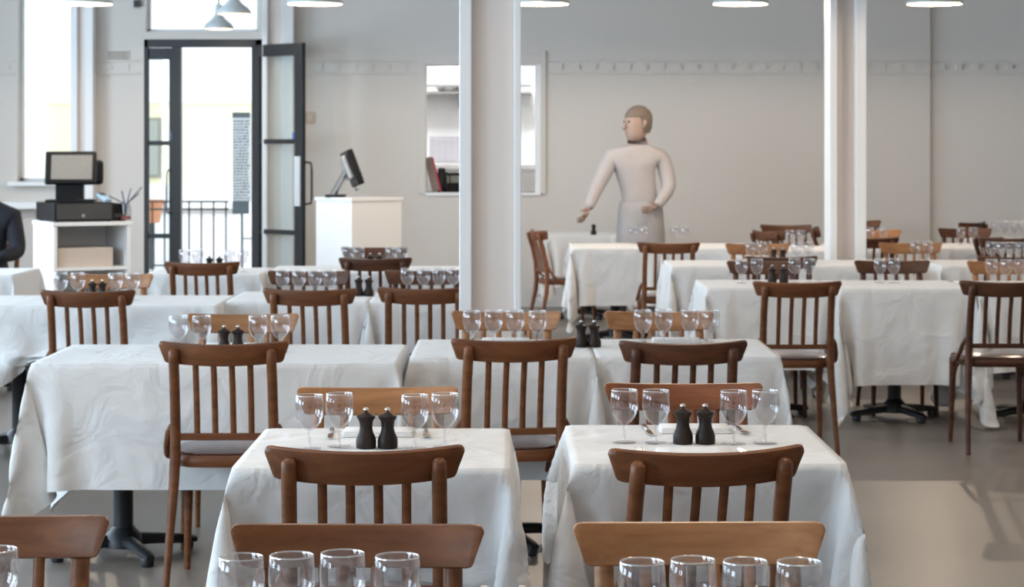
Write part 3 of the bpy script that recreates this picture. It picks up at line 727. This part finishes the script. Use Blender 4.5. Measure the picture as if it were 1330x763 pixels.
def mill_proto():
    t = empty('pepper_mill')
    MB().lathe([(0.024, 0), (0.0255, 0.003), (0.0255, 0.020), (0.0235, 0.028), (0.0180, 0.040), (0.0160, 0.050), (0.0165, 0.060), (0.0175, 0.064), (0.0175, 0.066)], 20).build('body', 'mill', t, smooth=50)
    MB().lathe([(0.0175, 0.066), (0.0195, 0.070), (0.0235, 0.077), (0.0240, 0.080), (0.0215, 0.082), (0.013, 0.085), (0.0085, 0.089), (0.005, 0.090)], 20).build('cap', 'mill', t, smooth=50)
    MB().lathe([(0.003, 0.089), (0.003, 0.092), (0.007, 0.094), (0.0075, 0.098), (0.004, 0.102), (0.0005, 0.1025)], 12).build('knob', 'chrome', t, smooth='all')
    return t
MP = mill_proto(); BIN.append(MP)
def mills(key, pxs, Y, nm=None):
    nm = nm or TABLES[key][5]
    for i, px in enumerate(pxs):
        g = copy_tree(MP); g.location = (wx(px, Y), Y, TOP); g.rotation_euler.z = i * 1.1
        side = ('left', 'right')[i] + ' of two dark wooden mills on ' if len(pxs) == 2 else 'single dark wooden mill on '
        tag(g, side + nm, 'pepper mill', 'dark turned-wood mills')
mills('front_a', (629, 679), 3.22, 'the tables at the bottom edge')
mills('near_a', (475.5, 503.5), 5.43); mills('near_b', (887, 916), 5.51); mills('long', (291, 309), 7.95)
mills('pair_l', (755, 772), 8.18, 'the middle pair of tables'); mills('left3', (120, 133), 10.7); mills('third_l', (466, 479), 11.0, 'the third row near the column')
mills('door', (272, 285), 13.1); mills('counter', (481, 493), 13.4); mills('right1_l', (1003, 1018), 12.05); mills('right2_l', (1005, 1017), 14.15)
mills('back', (771,), 18.75)

def rect_outline(w, d, r=0.006, n=3):
    out = []
    for sx, sy, a0 in ((1, 1, 0), (-1, 1, 90), (-1, -1, 180), (1, -1, 270)):
        for k in range(n + 1):
            a = R(a0 + 90 * k / n); out.append((sx * (w / 2 - r) + r * math.cos(a), sy * (d / 2 - r) + r * math.sin(a)))
    return out
def napkin_proto():
    t = empty('napkin')
    for k, (s, z) in enumerate(((1.0, 0.0), (0.985, 0.005), (0.97, 0.010))):
        MB().slab(rect_outline(0.19 * s, 0.10 * s), z, z + 0.0048, 0.015, 0.0012).build('fold', 'napkin', t, smooth='all')
    return t
NP = napkin_proto(); BIN.append(NP)
def fork_proto():
    t = empty('fork')
    MB().tube([(0, -0.095, 0.003), (0, -0.05, 0.004), (0, 0.01, 0.006), (0, 0.03, 0.004)], [0.006, 0.0055, 0.003, 0.0035], 8, flat=0.35, up=(0, 0, 1)).build('handle', 'chrome', t, smooth='all')
    MB().slab([(-0.003, 0.028), (0.003, 0.028), (0.0105, 0.042), (0.0105, 0.055), (-0.0105, 0.055), (-0.0105, 0.042)], 0.003, 0.0055).build('head', 'chrome', t)
    for x in (-0.009, -0.003, 0.003, 0.009):
        MB().tube([(x, 0.054, 0.0042), (x, 0.08, 0.006), (x, 0.096, 0.009)], [0.0016, 0.0014, 0.0008], 6).build('tine', 'chrome', t)
    return t
FP = fork_proto(); BIN.append(FP)
def knife_proto():
    t = empty('knife')
    MB().tube([(0, -0.10, 0.004), (0, -0.05, 0.005), (0, 0.0, 0.004)], [0.007, 0.0065, 0.005], 8, flat=0.5, up=(0, 0, 1)).build('handle', 'chrome', t, smooth='all')
    MB().slab([(-0.006, 0.0), (0.006, 0.0), (0.009, 0.05), (0.007, 0.085), (0.0, 0.105), (-0.006, 0.09)], 0.0025, 0.0045).build('blade', 'chrome', t)
    return t
KP = knife_proto(); BIN.append(KP)
def setting(px, Y, far, nm):
    a = math.pi if far else 0
    X = wx(px, Y); s = -1 if far else 1; w = 'far' if far else 'near'
    for p, dx, lab, cat, grp, nme in ((NP, 0, 'folded white linen napkin', 'napkin', 'folded napkins', 'napkin'),
                                      (FP, -0.125 * s, 'steel fork', 'fork', 'steel forks', 'fork'), (KP, 0.125 * s, 'steel knife', 'knife', 'steel knives', 'knife')):
        o = copy_tree(p); o.location = (X + dx, Y, TOP); o.rotation_euler.z = a + (0.06 if dx else 0)
        tag(o, '%s at the %s place of %s' % (lab, w, nm), cat, grp)
for key, px in (('near_a', 492), ('near_b', 902), ('long', 299), ('pair_l', 657), ('pair_r', 878)):
    yc = TABLES[key][1]; nm = TABLES[key][5]
    setting(px, yc + 0.22, 1, nm); setting(px, yc - 0.24, 0, nm)

# ------------------------------------------------------------------ till on a white shelf unit (left)
US = empty('shelf_unit', (wx(106, 17.2), 17.2, 0), R(27), 'white open shelf unit carrying the till', 'shelf unit')
uw, ud, uh = 0.62, 0.62, CZ + (HY - 288) * 17.0 / F_PX
MB().bounds(-uw / 2, -uw / 2 + 0.03, -ud / 2, ud / 2, 0, uh - 0.03).build('side_panel', 'white_paint', US, bevel=0.003)
MB().bounds(uw / 2 - 0.03, uw / 2, -ud / 2, ud / 2, 0, uh - 0.03).build('side_panel', 'white_paint', US, bevel=0.003)
MB().bounds(-uw / 2 + 0.03, uw / 2 - 0.03, ud / 2 - 0.02, ud / 2, 0, uh - 0.03).build('back_panel', 'white_paint', US)
MB().bounds(-uw / 2 - 0.01, uw / 2 + 0.01, -ud / 2 - 0.01, ud / 2, uh - 0.03, uh).build('top', 'white_paint', US, bevel=0.003)
for z in (0.06, 0.32, uh - 0.38): MB().bounds(-uw / 2 + 0.03, uw / 2 - 0.03, -ud / 2 + 0.005, ud / 2 - 0.02, z, z + 0.025).build('shelf', 'white_paint', US)
rot27 = Matrix.Rotation(R(27), 3, 'Z')
def on_unit(x, y, z): v = rot27 @ Vector((x, y, 0)); return (US.location.x + v.x, US.location.y + v.y, z)
bxs = MB().bounds(-0.24, 0.20, -0.2, 0.2, 0, 0.15).build('storage_box', plain('pale_card', (0.62, 0.53, 0.46), 0.8), None, bevel=0.004, loc=on_unit(-0.02, -0.06, uh - 0.355), rotz=R(27))
tag(bxs, 'pale cardboard box lying on the shelf below the till', 'box')
cd = empty('cash_drawer', on_unit(-0.07, 0.0, uh), R(27), 'black cash drawer under the till screen', 'cash drawer')
MB().bounds(-0.23, 0.25, -0.29, 0.26, 0.008, 0.15).build('case', 'black', cd, bevel=0.006)
MB().bounds(-0.21, 0.23, -0.297, -0.289, 0.02, 0.14).build('drawer_front', 'dgrey', cd, bevel=0.003)
MB().tube([(0.0, -0.30, 0.05), (0.0, -0.296, 0.05)], 0.014, 12).build('lock', 'chrome', cd)
for x, y in ((-0.2, -0.25), (0.22, -0.25), (-0.2, 0.22), (0.22, 0.22)): MB().lathe([(0.015, 0), (0.015, 0.009)], 8, (x, y, 0)).build('rubber_foot', 'black', cd)
pr = empty('card_printer', on_unit(0.245, -0.02, uh), R(27), 'small black printer box beside the cash drawer', 'printer')
MB().bounds(-0.055, 0.055, -0.2, 0.12, 0, 0.14).build('case', 'black', pr, bevel=0.01)
MB().bounds(-0.04, 0.04, -0.206, -0.198, 0.03, 0.06).build('paper_slot', 'dgrey', pr)
tl = empty('till_screen', on_unit(-0.08, 0.02, uh + 0.15), R(6), 'black touchscreen till with a lit grey screen', 'till')
MB().bounds(-0.19, 0.19, -0.14, 0.14, 0, 0.022).build('base', 'black', tl, bevel=0.006)
MB().box((-0.01, 0.02, 0.10), (0.22, 0.12, 0.17)).build('neck', 'black', tl, bevel=0.01)
rt = Matrix.Rotation(R(-17), 3, 'X')
MB().box((0.0, -0.02, 0.27), (0.40, 0.055, 0.27), rt).build('housing', 'black', tl, bevel=0.012)
scm, nt, bs = new_mat('till_display')
tc = N(nt, 'ShaderNodeTexCoord'); bk = N(nt, 'ShaderNodeTexBrick'); bk.inputs['Scale'].default_value = 12; bk.inputs['Color1'].default_value = (0.22, 0.22, 0.21, 1); bk.inputs['Color2'].default_value = (0.30, 0.26, 0.22, 1); bk.inputs['Mortar'].default_value = (0.22, 0.22, 0.21, 1)
nt.links.new(tc.outputs['Generated'], bk.inputs['Vector']); nt.links.new(bk.outputs['Color'], bs.inputs['Base Color']); nt.links.new(bk.outputs['Color'], bs.inputs['Emission Color']); bs.inputs['Specular IOR Level'].default_value = 0.3
bs.inputs['Emission Strength'].default_value = 0.2; bs.inputs['Roughness'].default_value = 0.15
MB().box(Vector((0, -0.02, 0.27)) + rt @ Vector((0.01, -0.029, 0.0)), (0.32, 0.004, 0.20), rt).build('display', scm, tl)
MB().box((0.20, 0.10, 0.235), (0.07, 0.12, 0.20), Matrix.Rotation(R(30), 3, 'Z')).build('customer_display', 'black', tl, bevel=0.03)
jr = empty('glass_jar', on_unit(0.29, -0.235, uh), 0, 'glass jar of pens and twigs at the end of the till', 'jar')
MB().lathe([(0.04, 0), (0.045, 0.01), (0.045, 0.11), (0.035, 0.13), (0.035, 0.145), (0.032, 0.145), (0.032, 0.128), (0.042, 0.108), (0.042, 0.012), (0.001, 0.008)], 16, closed=True).build('jar_body', 'glass', jr, smooth='all')
MB().lathe([(0.038, 0.012), (0.040, 0.03), (0.036, 0.04)], 14).build('red_contents', plain('red_sweets', (0.35, 0.03, 0.05), 0.5), jr)
for k, (a, t_, h_) in enumerate(((0.1, 0.13, 0.27), (-0.2, 0.11, 0.22), (2.9, 0.14, 0.20), (0.6, 0.05, 0.26), (2.2, 0.06, 0.24), (3.6, 0.03, 0.23))):
    MB().tube([(0, 0, 0.04), (0.012 * math.cos(a), 0.0, 0.14), (t_ * math.cos(a), t_ * 0.4 * math.sin(a), h_)], 0.005, 5).build('pen' if k > 2 else 'twig', plain('pen_ink', (0.05, 0.06, 0.16), 0.4) if k > 2 else 'dgrey', jr)
pd = empty('card_reader', on_unit(0.15, -0.12, uh + 0.15), R(40), 'pale blue card reader lying on the cash drawer', 'card reader')
MB().box((0, 0, 0.035), (0.07, 0.15, 0.035), Matrix.Rotation(R(20), 3, 'X')).build('body', plain('pale_blue_plastic', (0.45, 0.62, 0.74), 0.4), pd, bevel=0.01)
MB().box((0, 0.03, 0.062), (0.055, 0.06, 0.006), Matrix.Rotation(R(20), 3, 'X')).build('keypad', 'dgrey', pd)

# ------------------------------------------------------------------ white counter with the second screen
YC = 17.6
CN = empty('host_counter', (wx(466, YC), YC, 0), R(40), 'tall white counter with a black screen on top', 'counter')
ch_ = CZ + (HY - 256) * YC / F_PX
MB().bounds(-0.25, 0.25, -0.25, 0.25, 0.05, ch_ - 0.03).build('carcass', 'white_paint', CN, bevel=0.003)
MB().bounds(-0.235, 0.235, -0.235, 0.235, 0, 0.05).build('plinth', 'dgrey', CN)
MB().bounds(-0.26, 0.26, -0.26, 0.26, ch_ - 0.03, ch_).build('top', 'white_paint', CN, bevel=0.004)
MS = empty('point_of_sale_screen', (wx(439, YC - 0.05), YC - 0.05, ch_), R(0), 'black angled monitor on a silver arm, on the white counter', 'monitor')
MB().box((-0.02, 0, 0.01), (0.16, 0.20, 0.02)).build('base', 'black', MS, bevel=0.006)
MB().tube([(-0.04, 0, 0.02), (0.02, 0, 0.13), (0.07, 0, 0.22)], [0.03, 0.026, 0.024], 8, flat=1.4).build('arm', 'steel', MS, smooth=50)
rm = Matrix.Rotation(R(-20), 3, 'Y') @ Matrix.Rotation(R(16), 3, 'Z')
MB().box((0.115, 0, 0.235), (0.05, 0.32, 0.30), rm).build('housing', 'black', MS, bevel=0.01)
MB().box(Vector((0.115, 0, 0.235)) + rm @ Vector((-0.045, 0, 0.02)), (0.05, 0.20, 0.20), rm, 0.85).build('rear_cover', 'steel', MS, bevel=0.01)
MB().box(Vector((0.115, 0, 0.235)) + rm @ Vector((0.0265, 0, 0)), (0.003, 0.29, 0.25), rm).build('display', plain('dark_screen', (0.02, 0.025, 0.03), 0.1), MS)
MB().tube([(0.14, -0.05, 0.10), (0.155, -0.05, 0.05), (0.17, -0.05, 0.07)], 0.005, 5).build('cable', 'black', MS)

# ------------------------------------------------------------------ wall fittings
sp = empty('switch_plate', (bx(402.5), YW, bz(153)), 0, 'pale square switch plate on the wall beside the open door', 'switch')
MB().bounds(-0.045, 0.045, -0.012, 0, -0.055, 0.055).build('plate', plain('ivory_plastic', (0.55, 0.47, 0.38), 0.4), sp, bevel=0.003)
MB().bounds(-0.022, 0.022, -0.02, -0.011, -0.03, 0.03).build('rocker', plain('ivory_rocker', (0.62, 0.55, 0.47), 0.35), sp, bevel=0.002)
vt = empty('air_vent', (bx(153), YW, bz(72.5)), 0, 'beige louvred air vent high on the wall left of the door', 'vent')
MB().bounds(-0.11, 0.11, -0.012, 0, -0.05, 0.05).build('frame', 'wall', vt, bevel=0.003)
for k in range(4): MB().box((0, -0.016, -0.033 + k * 0.022), (0.19, 0.010, 0.012), Matrix.Rotation(R(35), 3, 'X')).build('slat', plain('vent_beige', (0.48, 0.43, 0.38), 0.6), vt)
sn = empty('alarm_sensor', (bx(178.5), YW, bz(5)), 0, 'small dark alarm sensor on the wall left of the fanlight', 'sensor')
MB().bounds(-0.03, 0.03, -0.05, 0, -0.035, 0.035).build('body', 'dgrey', sn, bevel=0.008)
MB().lathe([(0.012, 0), (0.001, 0.008)], 10).build('lens', 'black', sn).rotation_euler.x = R(90)
sn.children[1].location = (0, -0.05, 0)
wc = MB().tube([(bx(470), YW - 0.012, bz(259)), (bx(484), YW - 0.012, bz(262)), (bx(492), YW - 0.014, bz(262)), (bx(501), YW - 0.012, bz(265))], [0.005, 0.006, 0.011, 0.005], 6).build('wall_cable', 'dgrey', None)
tag(wc, 'short dark cable end clipped to the wall right of the counter', 'cable')

# ------------------------------------------------------------------ kitchen things seen through the hatch
YK = 22.2
def kx(px, Y=YK): return wx(px, Y)
def kz(py, Y=YK): return CZ + (HY - py) * Y / F_PX
ks = empty('kitchen_shelf', (0, 22.6, 0), 0, 'grey shelf with a rail high up behind the hatch', 'shelf')
MB().bounds(wx(520, 22.6), wx(690, 22.6), 0, 0.299, kz(122, 22.6), kz(119, 22.6)).build('board', 'steel', ks)
MB().bounds(wx(520, 22.6), wx(690, 22.6), 0.0, 0.02, kz(113, 22.6), kz(110, 22.6)).build('rail', 'steel', ks)
for px in (535, 596, 655): MB().bounds(wx(px, 22.6), wx(px, 22.6) + 0.02, 0.0, 0.299, kz(140, 22.6), kz(119, 22.6)).build('bracket', 'dgrey', ks)
tr = empty('steel_tray', (wx(583, 22.7), 22.75, kz(119, 22.6) + 0.001), 0, 'shallow steel tray on the kitchen shelf', 'tray')
MB().lathe([(0.10, 0), (0.14, 0.05), (0.145, 0.05), (0.105, 0.004)], 16).build('pan', 'chrome', tr, smooth=40)
MB().lathe([(0.14, 0.048), (0.155, 0.052), (0.155, 0.056), (0.14, 0.056)], 16).build('rim', 'chrome', tr, smooth=40)
tp = empty('tile_panel', (0, KY, 0), 0, 'lilac-grey tiled splashback on the kitchen wall behind the hatch', 'tiles')
tile_m = plain('lilac_tile', (0.50, 0.48, 0.52), 0.3)
MB().bounds(wx(558, KY), wx(640, KY), -0.012, -0.001, kz(209, KY), kz(177, KY)).build('grout', plain('grout', (0.62, 0.62, 0.62), 0.9), tp)
t0 = MB().bounds(-0.03, 0.03, -0.004, 0.004, -0.03, 0.03).mesh('tile', tile_m)
for i in range(10):
    for j in range(4):
        o = bpy.data.objects.new('tile', t0); C.objects.link(o); o.parent = tp
        o.location = (wx(558, KY) + 0.035 + i * 0.066, -0.015, kz(209, KY) + 0.033 + j * 0.065)
kc = empty('kitchen_counter', (0, 22.0, 0), 0, 'white kitchen worktop below the tiled splashback', 'counter')
MB().bounds(-1.2, 1.0, 0, 0.89, kz(220, 22.0), kz(214, 22.0)).build('worktop', 'white_paint', kc)
MB().bounds(-1.15, 0.95, 0.05, 0.88, 0.0, kz(220, 22.0)).build('cabinet', 'white_paint', kc)
ke = empty('toaster_grill', (wx(590, 21.2), 21.2, 0), 0, 'dark green and black kitchen machine just behind the hatch', 'machine')
zt_ = kz(224, 21.2)
MB().bounds(-0.16, 0.5, -0.15, 0.2, 0.82, zt_).build('body', 'black', ke, bevel=0.015)
MB().bounds(-0.14, 0.48, -0.155, -0.149, zt_ - 0.10, zt_ - 0.03).build('front_strip', plain('grey_green', (0.25, 0.28, 0.24), 0.4), ke)
MB().bounds(-0.16, 0.5, -0.15, 0.2, 0.0, 0.82).build('stand', 'steel', ke)
kk = empty('black_kettle', (wx(574, 20.48), 20.44, HZ0), 0, 'black jug standing on the hatch sill', 'jug')
MB().lathe([(0.042, 0), (0.05, 0.02), (0.05, 0.14), (0.035, 0.20), (0.036, 0.225), (0.01, 0.235)], 16).build('body', 'black', kk, smooth=50)
MB().tube([(0.04, 0, 0.19), (0.075, 0, 0.17), (0.078, 0, 0.09), (0.048, 0, 0.06)], 0.007, 6).build('handle', 'black', kk)
rf = empty('red_folder', (wx(561, 20.38), 20.40, HZ0), 0, 'menu board with a red edge leaning in the hatch', 'menu')
rl_ = Matrix.Rotation(R(-14), 3, 'Y')
MB().box((0.0, 0, 0.17), (0.07, 0.02, 0.33), rl_).build('board', plain('brown_card', (0.30, 0.24, 0.22), 0.6), rf)
MB().box((0.045, -0.004, 0.165), (0.016, 0.03, 0.34), rl_).build('red_edge', plain('red_plastic', (0.50, 0.03, 0.06), 0.4), rf)

# ------------------------------------------------------------------ people
def skin_body(name, joints, bones, root, parent=None, sub=2):
    me = bpy.data.meshes.new(name); names = list(joints)
    me.from_pydata([joints[k][0] for k in names], [(names.index(a), names.index(b_)) for a, b_ in bones], [])
    o = bpy.data.objects.new(name, me); C.objects.link(o)
    o.modifiers.new('skin', 'SKIN'); ss = o.modifiers.new('sub', 'SUBSURF'); ss.levels = sub; ss.render_levels = sub
    for i, k in enumerate(names):
        r_ = joints[k][1]; r_ = r_ if isinstance(r_, tuple) else (r_, r_)
        me.skin_vertices[0].data[i].radius = r_; me.skin_vertices[0].data[i].use_root = (k == root)
    dg = bpy.context.evaluated_depsgraph_get(); dg.update()
    nm = bpy.data.meshes.new_from_object(o.evaluated_get(dg)); nm.name = name
    o.modifiers.clear(); o.data = nm; nm.shade_smooth()
    return o
skin_m = plain('skin', (0.40, 0.29, 0.24), 0.6); hair_m = plain('brown_hair', (0.19, 0.15, 0.125), 0.8)
def head(parent, c, yaw, k=1.0):
    """head with face, ears and hair as children of the figure; yaw 0 looks along -Y"""
    h = MB(); rows = [(-0.125, 0.035, 0.04, -0.015), (-0.11, 0.05, 0.062, -0.018), (-0.085, 0.062, 0.078, -0.012), (-0.05, 0.07, 0.09, -0.004), (-0.01, 0.075, 0.096, 0), (0.03, 0.078, 0.099, 0.003), (0.07, 0.073, 0.092, 0.006), (0.10, 0.055, 0.07, 0.008), (0.118, 0.02, 0.025, 0.008)]
    vs, fs, n = [], [], 16
    for z, rx_, ry_, oy in rows:
        for j in range(n):
            q = 2 * math.pi * j / n; vs.append((rx_ * math.cos(q), oy + ry_ * math.sin(q), z))
    for i in range(len(rows) - 1):
        for j in range(n): fs.append((i * n + j, i * n + (j + 1) % n, (i + 1) * n + (j + 1) % n, (i + 1) * n + j))
    fs += [tuple(reversed(range(n))), tuple(range((len(rows) - 1) * n, len(rows) * n))]
    h.add(vs, fs)
    h.tube([(0, -0.09, 0.015), (0, -0.108, -0.02), (0, -0.112, -0.035), (0, -0.092, -0.042)], [0.008, 0.012, 0.015, 0.008], 8)
    for s in (-1, 1): h.tube([(s * 0.074, 0.01, 0.025), (s * 0.086, 0.016, 0.01), (s * 0.082, 0.008, -0.03)], [0.008, 0.016, 0.008], 6)
    o = h.build('head', skin_m, parent, smooth='all', loc=c, rotz=yaw); o.scale = (k, k, k)
    for s in (-1, 1): MB().lathe([(0.0, -0.008), (0.009, -0.004), (0.010, 0), (0.009, 0.004), (0.0005, 0.008)], 10, (s * 0.03, -0.086, 0.012)).build('eye', plain('eye_dark', (0.03, 0.02, 0.02), 0.2), o, smooth='all')
    MB().tube([(-0.024, -0.083, -0.066), (0, -0.091, -0.064), (0.024, -0.083, -0.066)], [0.003, 0.006, 0.003], 6).build('mouth', plain('lips', (0.35, 0.13, 0.11), 0.5), o, smooth='all')
    hr = MB(); vs, fs = [], []; rws = [(-0.06, 0.92), (-0.02, 1.06), (0.03, 1.09), (0.07, 1.1), (0.10, 1.12), (0.122, 1.2)]
    base = {r_[0]: r_ for r_ in rows}
    prof_ = [(-0.07, 0.066, 0.085), (-0.03, 0.078, 0.100), (0.02, 0.084, 0.106), (0.06, 0.083, 0.104), (0.095, 0.066, 0.084), (0.122, 0.035, 0.045), (0.130, 0.004, 0.004)]
    for z, rx_, ry_ in prof_:
        for j in range(n):
            q = 2 * math.pi * j / n; yv = ry_ * math.sin(q) + 0.012
            zz = z
            if z < 0.05 and math.sin(q) < -0.05: zz = 0.05 + 0.012 * math.sin(q) + 0.1 * (z + 0.07) * 0.2
            vs.append((rx_ * math.cos(q), yv, zz))
    for i in range(len(prof_) - 1):
        for j in range(n): fs.append((i * n + j, i * n + (j + 1) % n, (i + 1) * n + (j + 1) % n, (i + 1) * n + j))
    hr.add(vs, fs).build('hair', hair_m, o, smooth='all')
    return o
def hand(parent, wrist, along, spread, mat, k=1.0):
    """palm with five bent fingers; along = direction of the fingers, spread = direction from little finger to thumb"""
    a = Vector(along).normalized(); s = Vector(spread); s = (s - a * s.dot(a)).normalized(); nrm = a.cross(s)
    w = Vector(wrist); J = {'w': (w, 0.022), 'p': (w + a * 0.05, (0.034, 0.018)), 'q': (w + a * 0.085, (0.036, 0.014))}; B = [('w', 'p'), ('p', 'q')]
    for i, (off, ln) in enumerate(((-0.03, 0.055), (-0.01, 0.072), (0.01, 0.078), (0.03, 0.070))):
        st = w + a * 0.085 + s * off
        J['f%da' % i] = (st, 0.010); J['f%db' % i] = (st + a * ln * 0.55 + nrm * 0.012, 0.009); J['f%dc' % i] = (st + a * ln * 0.9 + nrm * 0.034, 0.007)
        B += [('q', 'f%da' % i), ('f%da' % i, 'f%db' % i), ('f%db' % i, 'f%dc' % i)]
    J['ta'] = (w + a * 0.03 + s * 0.032, 0.012); J['tb'] = (w + a * 0.06 + s * 0.055 + nrm * 0.01, 0.010); J['tc'] = (w + a * 0.085 + s * 0.058 + nrm * 0.024, 0.008)
    B += [('w', 'ta'), ('ta', 'tb'), ('tb', 'tc')]
    o = skin_body('hand', J, B, 'w', sub=1); o.data.materials.append(mat); o.parent = parent
    return o
def assign(o, mats, pick):
    for m_ in mats: o.data.materials.append(m_)
    for p in o.data.polygons: p.material_index = pick(p.center)
shirt_m = plain('pale_grey_shirt', (0.47, 0.44, 0.445), 0.85, bump=0.1, bscale=20); trous_m = plain('charcoal_trousers', (0.05, 0.05, 0.055), 0.8)
navy_m = plain('navy_jacket', (0.012, 0.013, 0.022), 0.8); shoe_m = plain('black_shoe', (0.015, 0.014, 0.014), 0.35)
# waiter, standing behind the table and turned to the left
WT = empty('person', (wx(832, 17.75), 17.75, 0), 0, 'waiter in a pale shirt walking behind the far tables', 'person')
J = {'pel': ((0, 0, 0.95), (0.155, 0.11)), 'waist': ((0.0, 0, 1.10), (0.145, 0.10)), 'chest': ((-0.03, 0, 1.30), (0.20, 0.125)), 'sh': ((-0.035, 0, 1.44), (0.17, 0.09)),
     'neck': ((-0.03, -0.005, 1.53), 0.058), 'neck2': ((-0.025, -0.01, 1.60), 0.055),
     'lsh': ((-0.235, -0.02, 1.42), 0.085), 'lel': ((-0.36, -0.08, 1.18), 0.064), 'lwr': ((-0.44, -0.22, 1.00), 0.042),
     'rsh': ((0.185, 0.02, 1.42), 0.085), 'rel': ((0.24, -0.02, 1.17), 0.064), 'rwr': ((0.12, -0.20, 1.02), 0.042),
     'lhip': ((-0.09, 0, 0.88), 0.09), 'lkn': ((-0.15, -0.06, 0.50), 0.062), 'lan': ((-0.16, 0.0, 0.09), 0.042), 'lto': ((-0.27, -0.06, 0.035), 0.035),
     'rhip': ((0.09, 0, 0.88), 0.09), 'rkn': ((0.13, -0.02, 0.50), 0.062), 'ran': ((0.20, 0.06, 0.09), 0.042), 'rto': ((0.09, 0.02, 0.035), 0.035)}
Bn = [('pel', 'waist'), ('waist', 'chest'), ('chest', 'sh'), ('sh', 'neck'), ('neck', 'neck2'), ('sh', 'lsh'), ('lsh', 'lel'), ('lel', 'lwr'), ('sh', 'rsh'), ('rsh', 'rel'), ('rel', 'rwr'),
      ('pel', 'lhip'), ('lhip', 'lkn'), ('lkn', 'lan'), ('lan', 'lto'), ('pel', 'rhip'), ('rhip', 'rkn'), ('rkn', 'ran'), ('ran', 'rto')]
bd = skin_body('body', J, Bn, 'pel'); bd.parent = WT
apron_m = plain('grey_apron', (0.40, 0.39, 0.40), 0.9)
assign(bd, [shirt_m, trous_m, skin_m, shoe_m, apron_m], lambda c: 3 if c.z < 0.09 else (1 if c.z < 0.62 else (4 if c.z < 1.02 and abs(c.x) < 0.25 and c.y > -0.16 else (2 if c.z > 1.53 and abs(c.x + 0.03) < 0.1 else 0))))
ap = MB().lathe([(0.205, 0.60), (0.20, 0.80), (0.185, 0.98), (0.172, 1.06), (0.165, 1.06), (0.178, 0.98), (0.192, 0.80), (0.197, 0.60)], 24, closed=True).build('apron', apron_m, WT, smooth='all'); ap.scale = (1, 0.82, 1)
head(WT, (-0.03, -0.02, 1.70), R(-62), 1.15)
hand(WT, (-0.44, -0.22, 1.00), (-0.35, -0.5, -0.6), (0, -0.3, 0.6), skin_m); hand(WT, (0.12, -0.20, 1.02), (-0.6, -0.5, -0.2), (0, -0.3, 0.6), skin_m)
# seated man at the left edge
MN = empty('person', (wx(-22, 14.55), 14.55, 0), 0, 'man in a navy jacket seated at the left edge', 'person')
J = {'pel': ((0, 0.05, 0.55), (0.17, 0.13)), 'waist': ((0, 0.06, 0.72), (0.15, 0.11)), 'chest': ((0, 0.04, 0.93), (0.185, 0.13)), 'sh': ((0, 0.03, 1.06), (0.15, 0.09)), 'neck': ((0, 0.01, 1.16), 0.058), 'neck2': ((0, 0, 1.22), 0.055),
     'lsh': ((-0.19, 0.03, 1.03), 0.075), 'lel': ((-0.25, -0.02, 0.79), 0.058), 'lwr': ((-0.16, -0.24, 0.77), 0.038),
     'rsh': ((0.19, 0.03, 1.03), 0.078), 'rel': ((0.245, -0.02, 0.79), 0.06), 'rwr': ((0.16, -0.24, 0.77), 0.038),
     'lhip': ((-0.10, -0.02, 0.53), 0.09), 'lkn': ((-0.14, -0.40, 0.52), 0.065), 'lan': ((-0.14, -0.38, 0.09), 0.042), 'lto': ((-0.14, -0.52, 0.035), 0.035),
     'rhip': ((0.10, -0.02, 0.53), 0.09), 'rkn': ((0.14, -0.40, 0.52), 0.065), 'ran': ((0.14, -0.38, 0.09), 0.042), 'rto': ((0.14, -0.52, 0.035), 0.035)}
bd = skin_body('body', J, Bn, 'pel'); bd.parent = MN
assign(bd, [navy_m, trous_m, skin_m, shoe_m], lambda c: 3 if c.z < 0.09 else (1 if c.z < 0.60 else (2 if c.z > 1.15 else 0)))
head(MN, (0, -0.01, 1.33), R(-20)); hand(MN, (-0.16, -0.24, 0.77), (0.3, -1, 0), (1, 0, 0), skin_m); hand(MN, (0.16, -0.24, 0.77), (-0.3, -1, 0), (-1, 0, 0), skin_m)
chair(0, 0, 0, 'chair under the man in navy at the left edge', 'w_mid', 0, place=(MN.location.x, MN.location.y + 0.30))

for o in BIN: drop_tree(o)
